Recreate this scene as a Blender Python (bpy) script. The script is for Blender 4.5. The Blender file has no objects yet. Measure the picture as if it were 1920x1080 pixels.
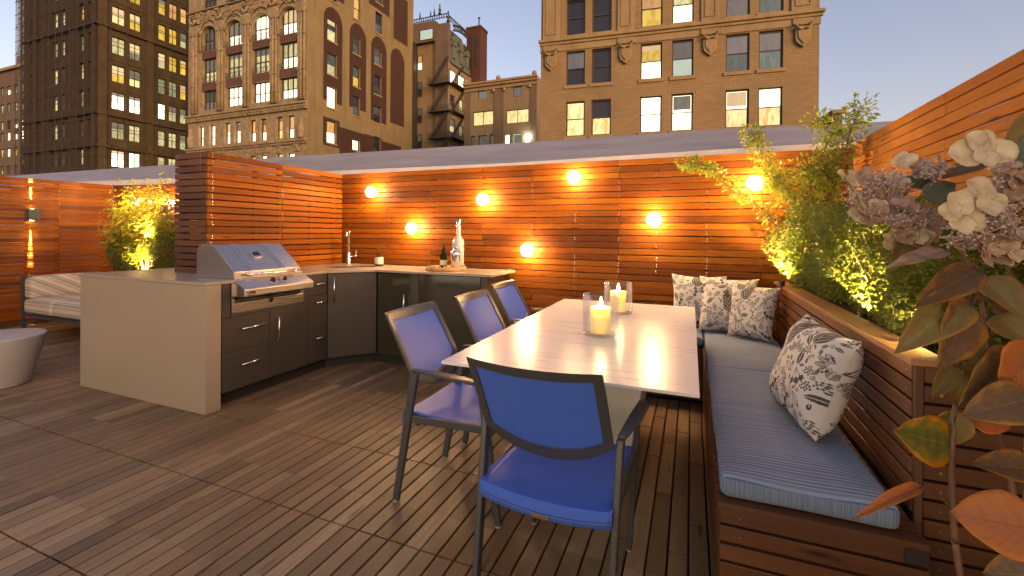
import bpy, math, random
import numpy as np
from mathutils import Vector, Matrix
R = math.radians
rnd = random.Random(7)
sc = bpy.context.scene
C = sc.collection

# ------------------------------------------------------------------ camera
YAW, PITCH, ROLL, CAMH, FPX = .3816, -.0036, -.0077, 1.27, 837.94
def camera_axes():
    cy, sy = math.cos(YAW), math.sin(YAW)
    r = Vector((cy, sy, 0)); f = Vector((-sy, cy, 0)); u = Vector((0, 0, 1))
    cp, sp = math.cos(PITCH), math.sin(PITCH)
    f2 = f*cp + u*sp; u2 = u*cp - f*sp
    c, s = math.cos(ROLL), math.sin(ROLL)
    return r*c - u2*s, u2*c + r*s, f2
RIGHT, UP, FWD = camera_axes()
cam = bpy.data.cameras.new('camera'); camo = bpy.data.objects.new('camera', cam); C.objects.link(camo)
m3 = Matrix((RIGHT, UP, -FWD)).transposed()
camo.matrix_world = Matrix.Translation((0, 0, CAMH)) @ m3.to_4x4()
cam.sensor_width = 36; cam.lens = FPX/1920*36
cam.shift_y = -(540-439.52)/1920
cam.clip_start = .05; cam.clip_end = 2000
sc.camera = camo

# ------------------------------------------------------------------ sky, sun, exposure
SUN_EL, SUN_AZ = 9.0, Vector((.80, -.60, 0)).normalized()
w = bpy.data.worlds.new('World'); sc.world = w; w.use_nodes = True
wn = w.node_tree; wn.nodes.clear()
sky = wn.nodes.new('ShaderNodeTexSky'); sky.sky_type = 'NISHITA'; sky.sun_disc = False
sky.sun_elevation = R(SUN_EL); sky.sun_rotation = math.atan2(SUN_AZ.x, SUN_AZ.y)
sky.altitude = 30; sky.air_density = 1.0; sky.dust_density = 3.0; sky.ozone_density = 1.2
bg = wn.nodes.new('ShaderNodeBackground'); bg.inputs[1].default_value = .15
wo = wn.nodes.new('ShaderNodeOutputWorld')
tint = wn.nodes.new('ShaderNodeMix'); tint.data_type = 'RGBA'; tint.blend_type = 'MULTIPLY'; tint.inputs[0].default_value = 1   # the camera's white balance for dusk
tint.inputs[7].default_value = (1.38, 1.03, 1.0, 1); wn.links.new(sky.outputs[0], tint.inputs[6]); wn.links.new(tint.outputs[2], bg.inputs[0])
wn.links.new(bg.outputs[0], wo.inputs[0])
sun = bpy.data.lights.new('sun', 'SUN'); suno = bpy.data.objects.new('sun', sun); C.objects.link(suno)
sun.energy = .30; sun.angle = R(12); sun.color = (1, .78, .40)
sd = Vector((SUN_AZ.x*math.cos(R(SUN_EL)), SUN_AZ.y*math.cos(R(SUN_EL)), math.sin(R(SUN_EL))))
suno.rotation_euler = sd.to_track_quat('Z', 'Y').to_euler()
sc.view_settings.view_transform = 'Standard'; sc.view_settings.look = 'None'
sc.view_settings.exposure = 1.0; sc.view_settings.gamma = 1; sc.view_settings.use_curve_mapping = False
sc.render.engine = 'CYCLES'
sc.cycles.use_denoising = True; sc.cycles.max_bounces = 8; sc.cycles.transparent_max_bounces = 16
sc.cycles.sample_clamp_indirect = 6; sc.cycles.caustics_refractive = False; sc.cycles.caustics_reflective = False

# ------------------------------------------------------------------ helpers
class MB:
    def __init__(s): s.v = []; s.f = []; s.col = None; s.uv = None
    def quad(s, a, b, c, d):
        n = len(s.v); s.v += [tuple(a), tuple(b), tuple(c), tuple(d)]; s.f.append((n, n+1, n+2, n+3)); return s
    def box(s, x0, x1, y0, y1, z0, z1):
        n = len(s.v)
        s.v += [(x0,y0,z0),(x1,y0,z0),(x1,y1,z0),(x0,y1,z0),(x0,y0,z1),(x1,y0,z1),(x1,y1,z1),(x0,y1,z1)]
        for q in ((0,3,2,1),(4,5,6,7),(0,1,5,4),(1,2,6,5),(2,3,7,6),(3,0,4,7)): s.f.append(tuple(n+i for i in q))
        return s
    def bar(s, a, b, w, t, up=(0,0,1), w2=None, t2=None):
        a = Vector(a); b = Vector(b); d = (b-a).normalized(); up = Vector(up)
        x = d.cross(up)
        if x.length < 1e-4: x = d.cross(Vector((0,1,0)))
        x.normalize(); y = x.cross(d).normalized(); n = len(s.v)
        for p, ww, tt in ((a,w,t),(b,w2 or w,t2 or t)):
            for i, j in ((-1,-1),(1,-1),(1,1),(-1,1)): s.v.append(tuple(p + x*(i*ww/2) + y*(j*tt/2)))
        for q in ((0,1,2,3),(7,6,5,4),(0,4,5,1),(1,5,6,2),(2,6,7,3),(3,7,4,0)): s.f.append(tuple(n+i for i in q))
        return s
    def tube(s, pts, rad, seg=8, cap=True):
        pts = [Vector(p) for p in pts]; n0 = len(s.v)
        rr = rad if isinstance(rad, (list, tuple)) else [rad]*len(pts)
        ref = Vector((0,0,1))
        for i, p in enumerate(pts):
            d = (pts[min(i+1,len(pts)-1)] - pts[max(i-1,0)]).normalized()
            x = d.cross(ref)
            if x.length < .15: x = d.cross(Vector((1,.1,0)))
            x.normalize(); y = x.cross(d)
            for k in range(seg):
                a = 2*math.pi*k/seg; s.v.append(tuple(p + (x*math.cos(a) + y*math.sin(a))*rr[i]))
        for i in range(len(pts)-1):
            for k in range(seg):
                a = n0+i*seg+k; b = n0+i*seg+(k+1)%seg; s.f.append((a, b, b+seg, a+seg))
        if cap:
            s.f.append(tuple(n0+k for k in range(seg))[::-1]); e = n0+(len(pts)-1)*seg; s.f.append(tuple(e+k for k in range(seg)))
        return s
    def lathe(s, prof, c=(0,0,0), seg=24):
        n0 = len(s.v)
        for r, z in prof:
            for k in range(seg):
                a = 2*math.pi*k/seg; s.v.append((c[0]+r*math.cos(a), c[1]+r*math.sin(a), c[2]+z))
        for i in range(len(prof)-1):
            for k in range(seg):
                a = n0+i*seg+k; b = n0+i*seg+(k+1)%seg; s.f.append((a, b, b+seg, a+seg))
        if prof[0][0] > 1e-4: s.f.append(tuple(n0+k for k in range(seg))[::-1])
        if prof[-1][0] > 1e-4:
            e = n0+(len(prof)-1)*seg; s.f.append(tuple(e+k for k in range(seg)))
        return s
    def prism(s, poly, axis, a, b):
        """poly: 2D outline; extruded along axis from a to b"""
        n0 = len(s.v); n = len(poly)
        for t in (a, b):
            for p, q in poly:
                s.v.append({'x': (t,p,q), 'y': (p,t,q), 'z': (p,q,t)}[axis])
        s.f.append(tuple(range(n0, n0+n))[::-1]); s.f.append(tuple(range(n0+n, n0+2*n)))
        for i in range(n):
            j = (i+1) % n; s.f.append((n0+i, n0+j, n0+n+j, n0+n+i))
        return s
    def mesh(s, name, smooth=False):
        me = bpy.data.meshes.new(name); me.from_pydata(s.v, [], s.f)
        if s.col is not None:
            ca = me.color_attributes.new('print', 'FLOAT_COLOR', 'POINT')
            ca.data.foreach_set('color', np.asarray(s.col, dtype=np.float32).ravel())
        if s.uv is not None:
            ul = me.uv_layers.new(name='uv'); idx = np.empty(len(me.loops), dtype=np.int32)
            me.loops.foreach_get('vertex_index', idx)
            ul.data.foreach_set('uv', np.asarray(s.uv, dtype=np.float32)[idx].ravel())
        me.validate(); me.update()
        if smooth: me.shade_smooth()
        return me
    def build(s, name, material, parent=None, smooth=False, bevel=0, seg=2, kind=None, loc=None, fixn=True):
        me = s.mesh(name, smooth)
        if fixn:
            import bmesh
            bm = bmesh.new(); bm.from_mesh(me); bmesh.ops.recalc_face_normals(bm, faces=bm.faces); bm.to_mesh(me); bm.free()
        return link(name, me, material, parent, bevel, seg, kind, loc)
def link(name, me, material, parent=None, bevel=0, seg=2, kind=None, loc=None):
    if material is not None and not me.materials: me.materials.append(material)
    o = bpy.data.objects.new(name, me); C.objects.link(o)
    if parent is not None: o.parent = parent
    if loc is not None: o.location = loc
    if bevel:
        b = o.modifiers.new('b', 'BEVEL'); b.width = bevel; b.segments = seg; b.limit_method = 'ANGLE'; b.angle_limit = R(35)
    if kind: o['kind'] = kind
    return o
def tag(o, label, cat, group=None):
    o['label'] = label; o['category'] = cat
    if group: o['group'] = group
    return o
def thing(name, label, cat, loc=(0,0,0), rz=0, group=None):
    o = bpy.data.objects.new(name, None); C.objects.link(o); o.location = loc; o.rotation_euler = (0,0,rz)
    o.empty_display_size = .1
    return tag(o, label, cat, group)
def structure(o): o['kind'] = 'structure'; return o
def copy_tree(o, parent=None):
    c = o.copy(); C.objects.link(c); c.parent = parent
    for ch in list(o.children): copy_tree(ch, c)
    return c

# ------------------------------------------------------------------ materials
def new_mat(name):
    m = bpy.data.materials.new(name); m.use_nodes = True; nt = m.node_tree; nt.nodes.clear()
    out = nt.nodes.new('ShaderNodeOutputMaterial'); return m, nt, out
def nd(nt, typ, ins=None, **kw):
    n = nt.nodes.new('ShaderNode'+typ)
    for k, v in kw.items(): setattr(n, k, v)
    for k, v in (ins or {}).items():
        if isinstance(v, bpy.types.NodeSocket): nt.links.new(v, n.inputs[k])
        else: n.inputs[k].default_value = v
    return n
def mixc(nt, f, a, b, mode='MIX'):
    n = nt.nodes.new('ShaderNodeMix'); n.data_type = 'RGBA'; n.blend_type = mode
    for k, v in ((0,f),(6,a),(7,b)):
        if isinstance(v, bpy.types.NodeSocket): nt.links.new(v, n.inputs[k])
        else: n.inputs[k].default_value = v if k == 0 else (*v[:3], 1)
    return n.outputs[2]
def ramp(nt, f, stops):
    n = nt.nodes.new('ShaderNodeValToRGB'); nt.links.new(f, n.inputs[0]); e = n.color_ramp.elements
    while len(e) < len(stops): e.new(.5)
    for i, (p, c) in enumerate(stops): e[i].position = p; e[i].color = (*c, 1) if len(c) == 3 else c
    return n.outputs[0]
def math_(nt, op, a, b=0.0, c=0.0, clamp=False):
    n = nt.nodes.new('ShaderNodeMath'); n.operation = op; n.use_clamp = clamp
    for i, v in enumerate((a, b, c)):
        if isinstance(v, bpy.types.NodeSocket): nt.links.new(v, n.inputs[i])
        else: n.inputs[i].default_value = v
    return n.outputs[0]
def bsdf(nt, out, col, rough=.5, metal=0, bump=None, bstr=.2, bdist=.01, spec=.5, **kw):
    p = nd(nt, 'BsdfPrincipled')
    for k, v in (('Base Color', col), ('Roughness', rough), ('Metallic', metal), ('Specular IOR Level', spec), *kw.items()):
        if isinstance(v, bpy.types.NodeSocket): nt.links.new(v, p.inputs[k])
        else: p.inputs[k].default_value = (*v, 1) if isinstance(v, tuple) and len(v) == 3 and k != 'Subsurface Radius' else v
    if bump is not None:
        b = nd(nt, 'Bump', {'Height': bump, 'Strength': bstr, 'Distance': bdist}); nt.links.new(b.outputs[0], p.inputs['Normal'])
    nt.links.new(p.outputs[0], out.inputs[0]); return p
def pos(nt, scale=(1,1,1), world=True):
    g = nd(nt, 'NewGeometry') if world else nd(nt, 'TexCoord')
    mp = nd(nt, 'Mapping', {'Vector': g.outputs['Position'] if world else g.outputs['Object'], 'Scale': scale})
    return mp.outputs[0]
def wood(name, cols, axis, rough=.42, snap=None, bump=.25, spec=.5, wear=.35):
    m, nt, out = new_mat(name)
    oi = nd(nt, 'ObjectInfo'); r1 = oi.outputs['Random']
    if snap:
        v = nd(nt, 'VectorMath', {0: pos(nt, snap)}, operation='FLOOR').outputs[0]
        r1 = nd(nt, 'TexWhiteNoise', {'Vector': v}, noise_dimensions='3D').outputs[0]
    sc_ = {'x': (1.2, 38, 38), 'y': (38, 1.2, 38), 'z': (38, 38, 1.2)}[axis]
    off = nd(nt, 'CombineXYZ', {'X': math_(nt,'MULTIPLY',r1,37.), 'Y': math_(nt,'MULTIPLY',r1,91.), 'Z': math_(nt,'MULTIPLY',r1,13.)}).outputs[0]
    pp = nd(nt, 'VectorMath', {0: pos(nt, sc_), 1: off}, operation='ADD').outputs[0]
    g = nd(nt, 'TexNoise', {'Vector': pp, 'Scale': 1.6, 'Detail': 6, 'Roughness': .62, 'Distortion': .6}).outputs[0]
    big = nd(nt, 'TexNoise', {'Vector': pos(nt, tuple(x*.06+.6 for x in sc_)), 'Scale': 1.3, 'Detail': 3}).outputs[0]
    base = ramp(nt, r1, [(i/(len(cols)-1), c) for i, c in enumerate(cols)])
    dark = mixc(nt, ramp(nt, g, [(.38,(0,0,0)),(.62,(1,1,1))]), tuple(c*.55 for c in cols[0]), base)
    c1 = mixc(nt, .62, dark, base)
    c2 = mixc(nt, math_(nt,'MULTIPLY',ramp(nt, big, [(.45,(0,0,0)),(.75,(1,1,1))]), wear), c1, tuple(c*.45 for c in cols[-1]))
    ks_ = {'x': (2.2, 14, 14), 'y': (14, 2.2, 14), 'z': (14, 14, 2.2)}[axis]
    kp = nd(nt, 'VectorMath', {0: pos(nt, ks_), 1: off}, operation='ADD').outputs[0]
    vd = nd(nt, 'TexVoronoi', {'Vector': kp, 'Scale': 1.0}).outputs['Distance']
    c2 = mixc(nt, ramp(nt, vd, [(.05,(.85,.85,.85)),(.16,(0,0,0))]), c2, tuple(c*.22 for c in cols[0]))
    rg = math_(nt, 'ADD', math_(nt,'MULTIPLY',g,.3), rough-.12)
    bsdf(nt, out, c2, rough=rg, bump=g, bstr=bump, bdist=.002, spec=spec)
    return m
def plain(name, col, rough=.5, metal=0, noise=0, nscale=8, bump=0, world=False, rv=.16, **kw):
    m, nt, out = new_mat(name)
    t = nd(nt, 'TexNoise', {'Vector': pos(nt, world=world), 'Scale': nscale, 'Detail': 5}).outputs[0]
    f = ramp(nt, t, [(.3,(0,0,0)),(.7,(1,1,1))])
    c = mixc(nt, f, tuple(x*(1-noise) for x in col), tuple(min(1,x*(1+noise*.6)) for x in col))
    rr = math_(nt, 'ADD', math_(nt,'MULTIPLY',t,rv), rough-rv/2, clamp=True)
    bsdf(nt, out, c, rough=rr, metal=metal, bump=t if bump else None, bstr=bump, **kw)
    return m
def emit(name, col, strength):
    m, nt, out = new_mat(name); e = nd(nt, 'Emission', {'Color': (*col,1), 'Strength': strength}); nt.links.new(e.outputs[0], out.inputs[0]); return m
def brushed(name, col, rough, axis='y'):
    m, nt, out = new_mat(name)
    s = {'y': (300, 2, 300), 'x': (2, 300, 300)}[axis]
    t = nd(nt, 'TexNoise', {'Vector': pos(nt, s), 'Scale': 1, 'Detail': 3}).outputs[0]
    bsdf(nt, out, col, rough=math_(nt,'ADD',math_(nt,'MULTIPLY',t,.25),rough-.12), metal=1, bump=t, bstr=.03, bdist=.002); return m

M = {}
M['slat_right'] = wood('lit_cedar_slat', [(.46,.165,.030),(.54,.21,.045),(.40,.135,.024),(.58,.24,.055)], 'y', rough=.48, wear=.3, spec=.14)  # lighter cedar, with strong light on this fence put into its colour
M['slat_shaded'] = wood('unlit_side_wood', [(.105,.050,.030),(.14,.065,.036),(.085,.042,.026)], 'x', rough=.5, spec=.2)  # darker copy of the slat wood; shade of the unlit face put into colour
M['slat_x'] = wood('fence_wood_x', [(.245,.062,.0045),(.31,.090,.0055),(.16,.040,.0045),(.36,.115,.007),(.27,.072,.005),(.115,.032,.005)], 'x', rough=.48, wear=.5, spec=.14)
M['slat_y'] = wood('fence_wood_y', [(.245,.062,.0045),(.31,.090,.0055),(.16,.040,.0045),(.36,.115,.007),(.27,.072,.005),(.115,.032,.005)], 'y', rough=.48, wear=.5, spec=.14)
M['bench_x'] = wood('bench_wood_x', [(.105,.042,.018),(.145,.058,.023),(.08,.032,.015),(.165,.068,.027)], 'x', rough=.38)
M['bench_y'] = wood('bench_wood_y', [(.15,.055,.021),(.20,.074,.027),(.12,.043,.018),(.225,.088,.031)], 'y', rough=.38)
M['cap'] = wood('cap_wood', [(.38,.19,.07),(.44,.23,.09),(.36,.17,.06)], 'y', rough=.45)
M['deck'] = wood('deck_wood', [(.205,.130,.067),(.33,.215,.115),(.135,.092,.050),(.25,.155,.082),(.41,.285,.165),(.17,.120,.062),(.29,.178,.098)], 'y', rough=.44, snap=(1/.0766,1/.58,0), bump=.45, wear=.65)
M['dark_under'] = plain('dark_substructure', (.012,.009,.008), .9)
M['post'] = plain('fence_post_wood', (.10,.045,.022), .7, noise=.3)
M['screw'] = plain('screw_steel', (.75,.70,.62), .25, metal=1)
M['quartz'] = plain('pale_quartz', (.36,.29,.215), .30, noise=.02, nscale=5, rv=.03)
M['cabinet'] = plain('dark_cabinet_paint', (.052,.044,.036), .42, noise=.08, nscale=2)
M['cabglass'] = plain('dark_glass_door', (.042,.038,.024), .08, noise=.05)
M['black'] = plain('black_plastic', (.012,.012,.012), .5)
M['kick'] = plain('toe_kick', (.02,.018,.017), .6)
M['steel'] = brushed('brushed_steel', (.62,.56,.53), .30)
M['polish'] = plain('polished_steel', (.86,.85,.83), .14, metal=1)
M['handle'] = plain('satin_handle', (.78,.76,.74), .22, metal=1)
M['red'] = plain('red_knob', (.5,.03,.02), .35)
M['frame'] = plain('charcoal_powder_coat', (.060,.062,.066), .34, noise=.05)
M['white_table'] = None
M['foot'] = plain('pale_foot_glide', (.45,.44,.42), .6)
M['whitepanel'] = plain('white_pedestal', (.72,.70,.66), .4, noise=.03)
M['stoolwhite'] = plain('white_resin', (.50,.47,.43), .45, noise=.04)
M['membrane'] = None
M['soil'] = plain('dark_soil', (.035,.022,.014), .95, noise=.4, nscale=30, bump=.6)
M['bark'] = plain('bark', (.20,.13,.08), .8, noise=.3, nscale=30, bump=.4)
M['hstem'] = plain('hydrangea_stem', (.13,.065,.038), .55, noise=.35, nscale=40, bump=.3)
M['amber'] = plain('amber_bottle', (.05,.022,.01), .12)
M['label'] = plain('cream_label', (.75,.68,.52), .6)
M['lime'] = plain('lime_rind', (.35,.42,.05), .45)
M['wax'] = None
def table_mat():
    m, nt, out = new_mat('white_washed_tabletop')
    g = nd(nt, 'TexNoise', {'Vector': pos(nt, (2.2, 60, 60)), 'Scale': 1.0, 'Detail': 6, 'Roughness': .6}).outputs[0]
    c = ramp(nt, g, [(.2,(.79,.75,.715)),(.8,(.815,.78,.75))])
    bsdf(nt, out, c, rough=math_(nt,'ADD',math_(nt,'MULTIPLY',g,.14),.22), bump=g, bstr=.05, bdist=.001)
    return m
M['white_table'] = table_mat()
def membrane_mat():
    m, nt, out = new_mat('grey_roof_membrane')
    g = nd(nt, 'TexNoise', {'Vector': pos(nt, (.7,2.5,2.5)), 'Scale': 1.4, 'Detail': 8, 'Roughness': .65}).outputs[0]
    s = nd(nt, 'TexNoise', {'Vector': pos(nt, (1,6,6)), 'Scale': 5, 'Detail': 4}).outputs[0]
    c = ramp(nt, g, [(.3,(.20,.192,.196)),(.7,(.31,.30,.305))])
    c = mixc(nt, ramp(nt, s, [(.68,(0,0,0)),(.74,(.6,.6,.6))]), c, (.13,.12,.12))
    bsdf(nt, out, c, rough=.55, bump=g, bstr=.5, bdist=.05); return m
M['membrane'] = membrane_mat()
M['drip'] = plain('pale_drip_edge', (.62,.58,.54), .4, noise=.1)
def wax_mat():
    m, nt, out = new_mat('yellow_candle_wax')
    bsdf(nt, out, (.90,.74,.34), rough=.45, **{'Subsurface Weight': 1.0, 'Subsurface Radius': (1.0,.65,.22), 'Subsurface Scale': .06, 'Emission Color': (1,.62,.14,1), 'Emission Strength': .30}); return m  # even emission imitates flame light glowing through the wax
M['wax'] = wax_mat()
def glass_mat(name, col=(1,1,1), rough=.02, ior=1.45, tint=.985):
    m, nt, out = new_mat(name)
    lw = nd(nt, 'LayerWeight', {'Blend': .28}).outputs['Fresnel']
    t = nd(nt, 'BsdfTransparent', {'Color': tuple(c*tint for c in col)+(1,)}); g = nd(nt, 'BsdfGlossy', {'Roughness': rough, 'Color': (1,1,1,1)})
    mx = nd(nt, 'MixShader', {0: math_(nt,'MULTIPLY',lw,.45)}); nt.links.new(t.outputs[0], mx.inputs[1]); nt.links.new(g.outputs[0], mx.inputs[2])
    nt.links.new(mx.outputs[0], out.inputs[0]); return m
M['glass'] = glass_mat('clear_glass')
M['greenglass'] = glass_mat('green_bottle_glass', (.12,.42,.06), .05, tint=1)
M['frost'] = plain('frosted_bottle', (.78,.76,.72), .25, **{'Transmission Weight': .35})
M['pane'] = plain('dark_window_glass', (.018,.02,.026), .06)
def sling():
    m, nt, out = new_mat('blue_sling_mesh')
    wv = nd(nt, 'TexNoise', {'Vector': pos(nt, (900,900,900), world=False), 'Scale': 1, 'Detail': 1}).outputs[0]
    t = nd(nt, 'TexNoise', {'Vector': pos(nt, world=False), 'Scale': 5, 'Detail': 3}).outputs[0]
    c = mixc(nt, t, (.060,.145,.66), (.075,.175,.76))
    bsdf(nt, out, c, rough=.42, bump=wv, bstr=.25, bdist=.0006, **{'Sheen Weight': .06, 'Sheen Roughness': .4})
    pr = [n for n in nt.nodes if n.type == 'BSDF_PRINCIPLED'][0]; tp = nd(nt, 'BsdfTransparent'); mx = nd(nt, 'MixShader', {0: .10})
    nt.links.new(pr.outputs[0], mx.inputs[1]); nt.links.new(tp.outputs[0], mx.inputs[2]); nt.links.new(mx.outputs[0], out.inputs[0]); return m
M['sling'] = sling()
M['hem'] = plain('blue_hem_thread', (.12,.17,.42), .6)
M['tagm'] = plain('bronze_maker_tag', (.30,.20,.06), .35, metal=.6)
def cushion_mat():
    m, nt, out = new_mat('blue_grey_striped_weave')
    p = pos(nt, (1,1,1))
    x = nd(nt, 'SeparateXYZ', {0: p})
    # threads run across the bench, colour bands step along its length and wrap over the edge
    st = nd(nt, 'TexNoise', {'Vector': pos(nt, (0.3,0,0)), 'Scale': 1}).outputs[0]
    wy = nd(nt, 'TexNoise', {'W': math_(nt,'MULTIPLY',x.outputs['Y'],46.)}, noise_dimensions='1D'); wy.inputs['Detail'].default_value = 2
    wx = nd(nt, 'TexNoise', {'W': math_(nt,'MULTIPLY',x.outputs['X'],190.)}, noise_dimensions='1D'); wx.inputs['Detail'].default_value = 1
    g = nd(nt, 'NewGeometry'); nz = nd(nt, 'SeparateXYZ', {0: g.outputs['Normal']}).outputs['Z']
    top = math_(nt, 'GREATER_THAN', nz, .55)
    band = math_(nt,'SINE', math_(nt,'ADD', math_(nt,'MULTIPLY',x.outputs['Y'],330.), math_(nt,'MULTIPLY',wy.outputs[0],7.)))
    f1 = ramp(nt, math_(nt,'ADD', math_(nt,'MULTIPLY',band,.28), wy.outputs[0]), [(.25,(0,0,0)),(.80,(1,1,1))]); f2 = ramp(nt, wx.outputs[0], [(.46,(0,0,0)),(.66,(1,1,1))])
    f = mixc(nt, math_(nt,'MULTIPLY',top,.9), f2, f1)
    fine = nd(nt, 'TexNoise', {'Vector': pos(nt, (420,420,420)), 'Scale': 1, 'Detail': 2}).outputs[0]
    c = mixc(nt, f, (.050,.105,.22), (.38,.46,.60))
    c = mixc(nt, math_(nt,'MULTIPLY',fine,.25), c, (.10,.11,.15))
    bsdf(nt, out, c, rough=.85, bump=fine, bstr=.35, bdist=.001, **{'Sheen Weight': .2}); return m
M['cushion'] = cushion_mat()
def print_mat():
    m, nt, out = new_mat('leaf_print_linen')
    a = nd(nt, 'Attribute', attribute_name='print')
    fine = nd(nt, 'TexNoise', {'Vector': pos(nt, (500,500,500), world=False), 'Scale': 1, 'Detail': 2}).outputs[0]
    big = nd(nt, 'TexNoise', {'Vector': pos(nt, world=False), 'Scale': 9, 'Detail': 3}).outputs[0]
    c = mixc(nt, a.outputs['Fac'], (.66,.61,.56), (.075,.068,.062))
    bsdf(nt, out, c, rough=.9, bump=math_(nt,'ADD',math_(nt,'MULTIPLY',fine,.15),big), bstr=.35, bdist=.012); return m
M['print'] = print_mat()
def foliage(name, a, b, c3, trans=.35):
    m, nt, out = new_mat(name)
    g = nd(nt, 'NewGeometry'); rp = g.outputs['Random Per Island']
    c = ramp(nt, rp, [(0,a),(.5,b),(.93,b),(1,c3)])
    p = bsdf(nt, out, c, rough=.42)
    t = nd(nt, 'BsdfTranslucent'); nt.links.new(mixc(nt, .5, c, (.35,.42,.04)), t.inputs[0])
    mx = nd(nt, 'MixShader', {0: trans}); nt.links.new(p.outputs[0], mx.inputs[1]); nt.links.new(t.outputs[0], mx.inputs[2])
    nt.links.new(mx.outputs[0], out.inputs[0]); return m
M['box'] = foliage('boxwood_leaves', (.055,.075,.012), (.12,.145,.018), (.24,.22,.03))
M['vine'] = foliage('jasmine_leaves', (.24,.32,.04), (.38,.42,.055), (.55,.40,.06), .5)
M['maple'] = foliage('maple_leaves', (.30,.31,.03), (.42,.38,.04), (.50,.16,.03), .5)
M['dry'] = foliage('dry_pink_blossom', (.30,.17,.13), (.38,.24,.18), (.25,.12,.10), .3)
def bigleaf(name, inner, mid, edge, vein):
    m, nt, out = new_mat(name)
    uv = nd(nt, 'UVMap', uv_map='uv'); s = nd(nt, 'SeparateXYZ', {0: uv.outputs[0]})
    u, v = s.outputs['X'], s.outputs['Y']
    au = math_(nt, 'ABSOLUTE', math_(nt, 'SUBTRACT', u, .5))
    n1 = nd(nt, 'TexNoise', {'Vector': uv.outputs[0], 'Scale': 4.5, 'Detail': 5}).outputs[0]
    e = math_(nt, 'ADD', math_(nt,'MULTIPLY',au,1.5), math_(nt,'MULTIPLY',math_(nt,'SUBTRACT',n1,.5),1.3))
    c = ramp(nt, e, [(.18,inner),(.45,mid),(.72,edge)])
    # side veins leave the midrib at a slant
    ph = math_(nt, 'SUBTRACT', math_(nt,'MULTIPLY',v,9.0), math_(nt,'MULTIPLY',au,7.0))
    fr = math_(nt, 'ABSOLUTE', math_(nt,'SUBTRACT', math_(nt,'FRACT',ph), .5))
    sv = math_(nt, 'LESS_THAN', fr, .045); mv = math_(nt, 'LESS_THAN', au, .014)
    vv = math_(nt, 'MAXIMUM', math_(nt,'MULTIPLY',sv,.45), mv)
    c = mixc(nt, math_(nt,'MULTIPLY',vv,.9), c, vein)
    sp = nd(nt, 'TexNoise', {'Vector': uv.outputs[0], 'Scale': 26, 'Detail': 3}).outputs[0]
    c = mixc(nt, ramp(nt, sp, [(.66,(0,0,0)),(.72,(.5,.5,.5))]), c, (.07,.04,.03))
    h = math_(nt, 'SUBTRACT', math_(nt,'MULTIPLY',sp,.4), vv)
    p = bsdf(nt, out, c, rough=.5, bump=h, bstr=.7, bdist=.003)
    t = nd(nt, 'BsdfTranslucent'); nt.links.new(c, t.inputs[0]); mx = nd(nt, 'MixShader', {0: .35})
    nt.links.new(p.outputs[0], mx.inputs[1]); nt.links.new(t.outputs[0], mx.inputs[2]); nt.links.new(mx.outputs[0], out.inputs[0]); return m
M['leaf_olive'] = bigleaf('leaf_olive', (.29,.235,.075), (.26,.18,.07), (.36,.21,.04), (.40,.33,.13))
M['leaf_brown'] = bigleaf('leaf_brown', (.175,.115,.065), (.20,.12,.06), (.42,.20,.03), (.29,.19,.11))
M['leaf_orange'] = bigleaf('leaf_orange', (.46,.17,.06), (.52,.18,.045), (.56,.20,.03), (.38,.13,.06))
M['leaf_mixed'] = bigleaf('leaf_green_orange', (.14,.16,.03), (.24,.22,.03), (.62,.26,.01), (.26,.25,.06))
M['leaf_grey'] = bigleaf('leaf_greygreen', (.13,.16,.11), (.16,.18,.12), (.20,.20,.13), (.22,.23,.16))
M['fstalk'] = plain('flower_stalk', (.48,.31,.28), .6)
def petal_mat(name, a, b, c3):
    m, nt, out = new_mat(name)
    g = nd(nt, 'TexNoise', {'Vector': pos(nt), 'Scale': 60, 'Detail': 5}).outputs[0]; v = nd(nt, 'TexNoise', {'Vector': pos(nt, (700,60,700)), 'Scale': 1, 'Detail': 3}).outputs[0]
    c = ramp(nt, g, [(.30,c3),(.45,a),(.65,b)]); c = mixc(nt, math_(nt,'MULTIPLY',v,.35), c, tuple(x*.6 for x in a))
    p = bsdf(nt, out, c, rough=.6, bump=v, bstr=.3, bdist=.001); t = nd(nt, 'BsdfTranslucent'); nt.links.new(c, t.inputs[0]); mx = nd(nt, 'MixShader', {0: .35})
    nt.links.new(p.outputs[0], mx.inputs[1]); nt.links.new(t.outputs[0], mx.inputs[2]); nt.links.new(mx.outputs[0], out.inputs[0]); return m
M['petal_cream'] = petal_mat('cream_sepal', (.74,.63,.42), (.86,.77,.56), (.62,.44,.30))
M['petal_pink'] = petal_mat('faded_pink_sepal', (.56,.38,.27), (.68,.50,.36), (.40,.23,.17))
M['buds'] = foliage('mauve_buds', (.50,.37,.32), (.68,.55,.46), (.50,.48,.34), .15)
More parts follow.
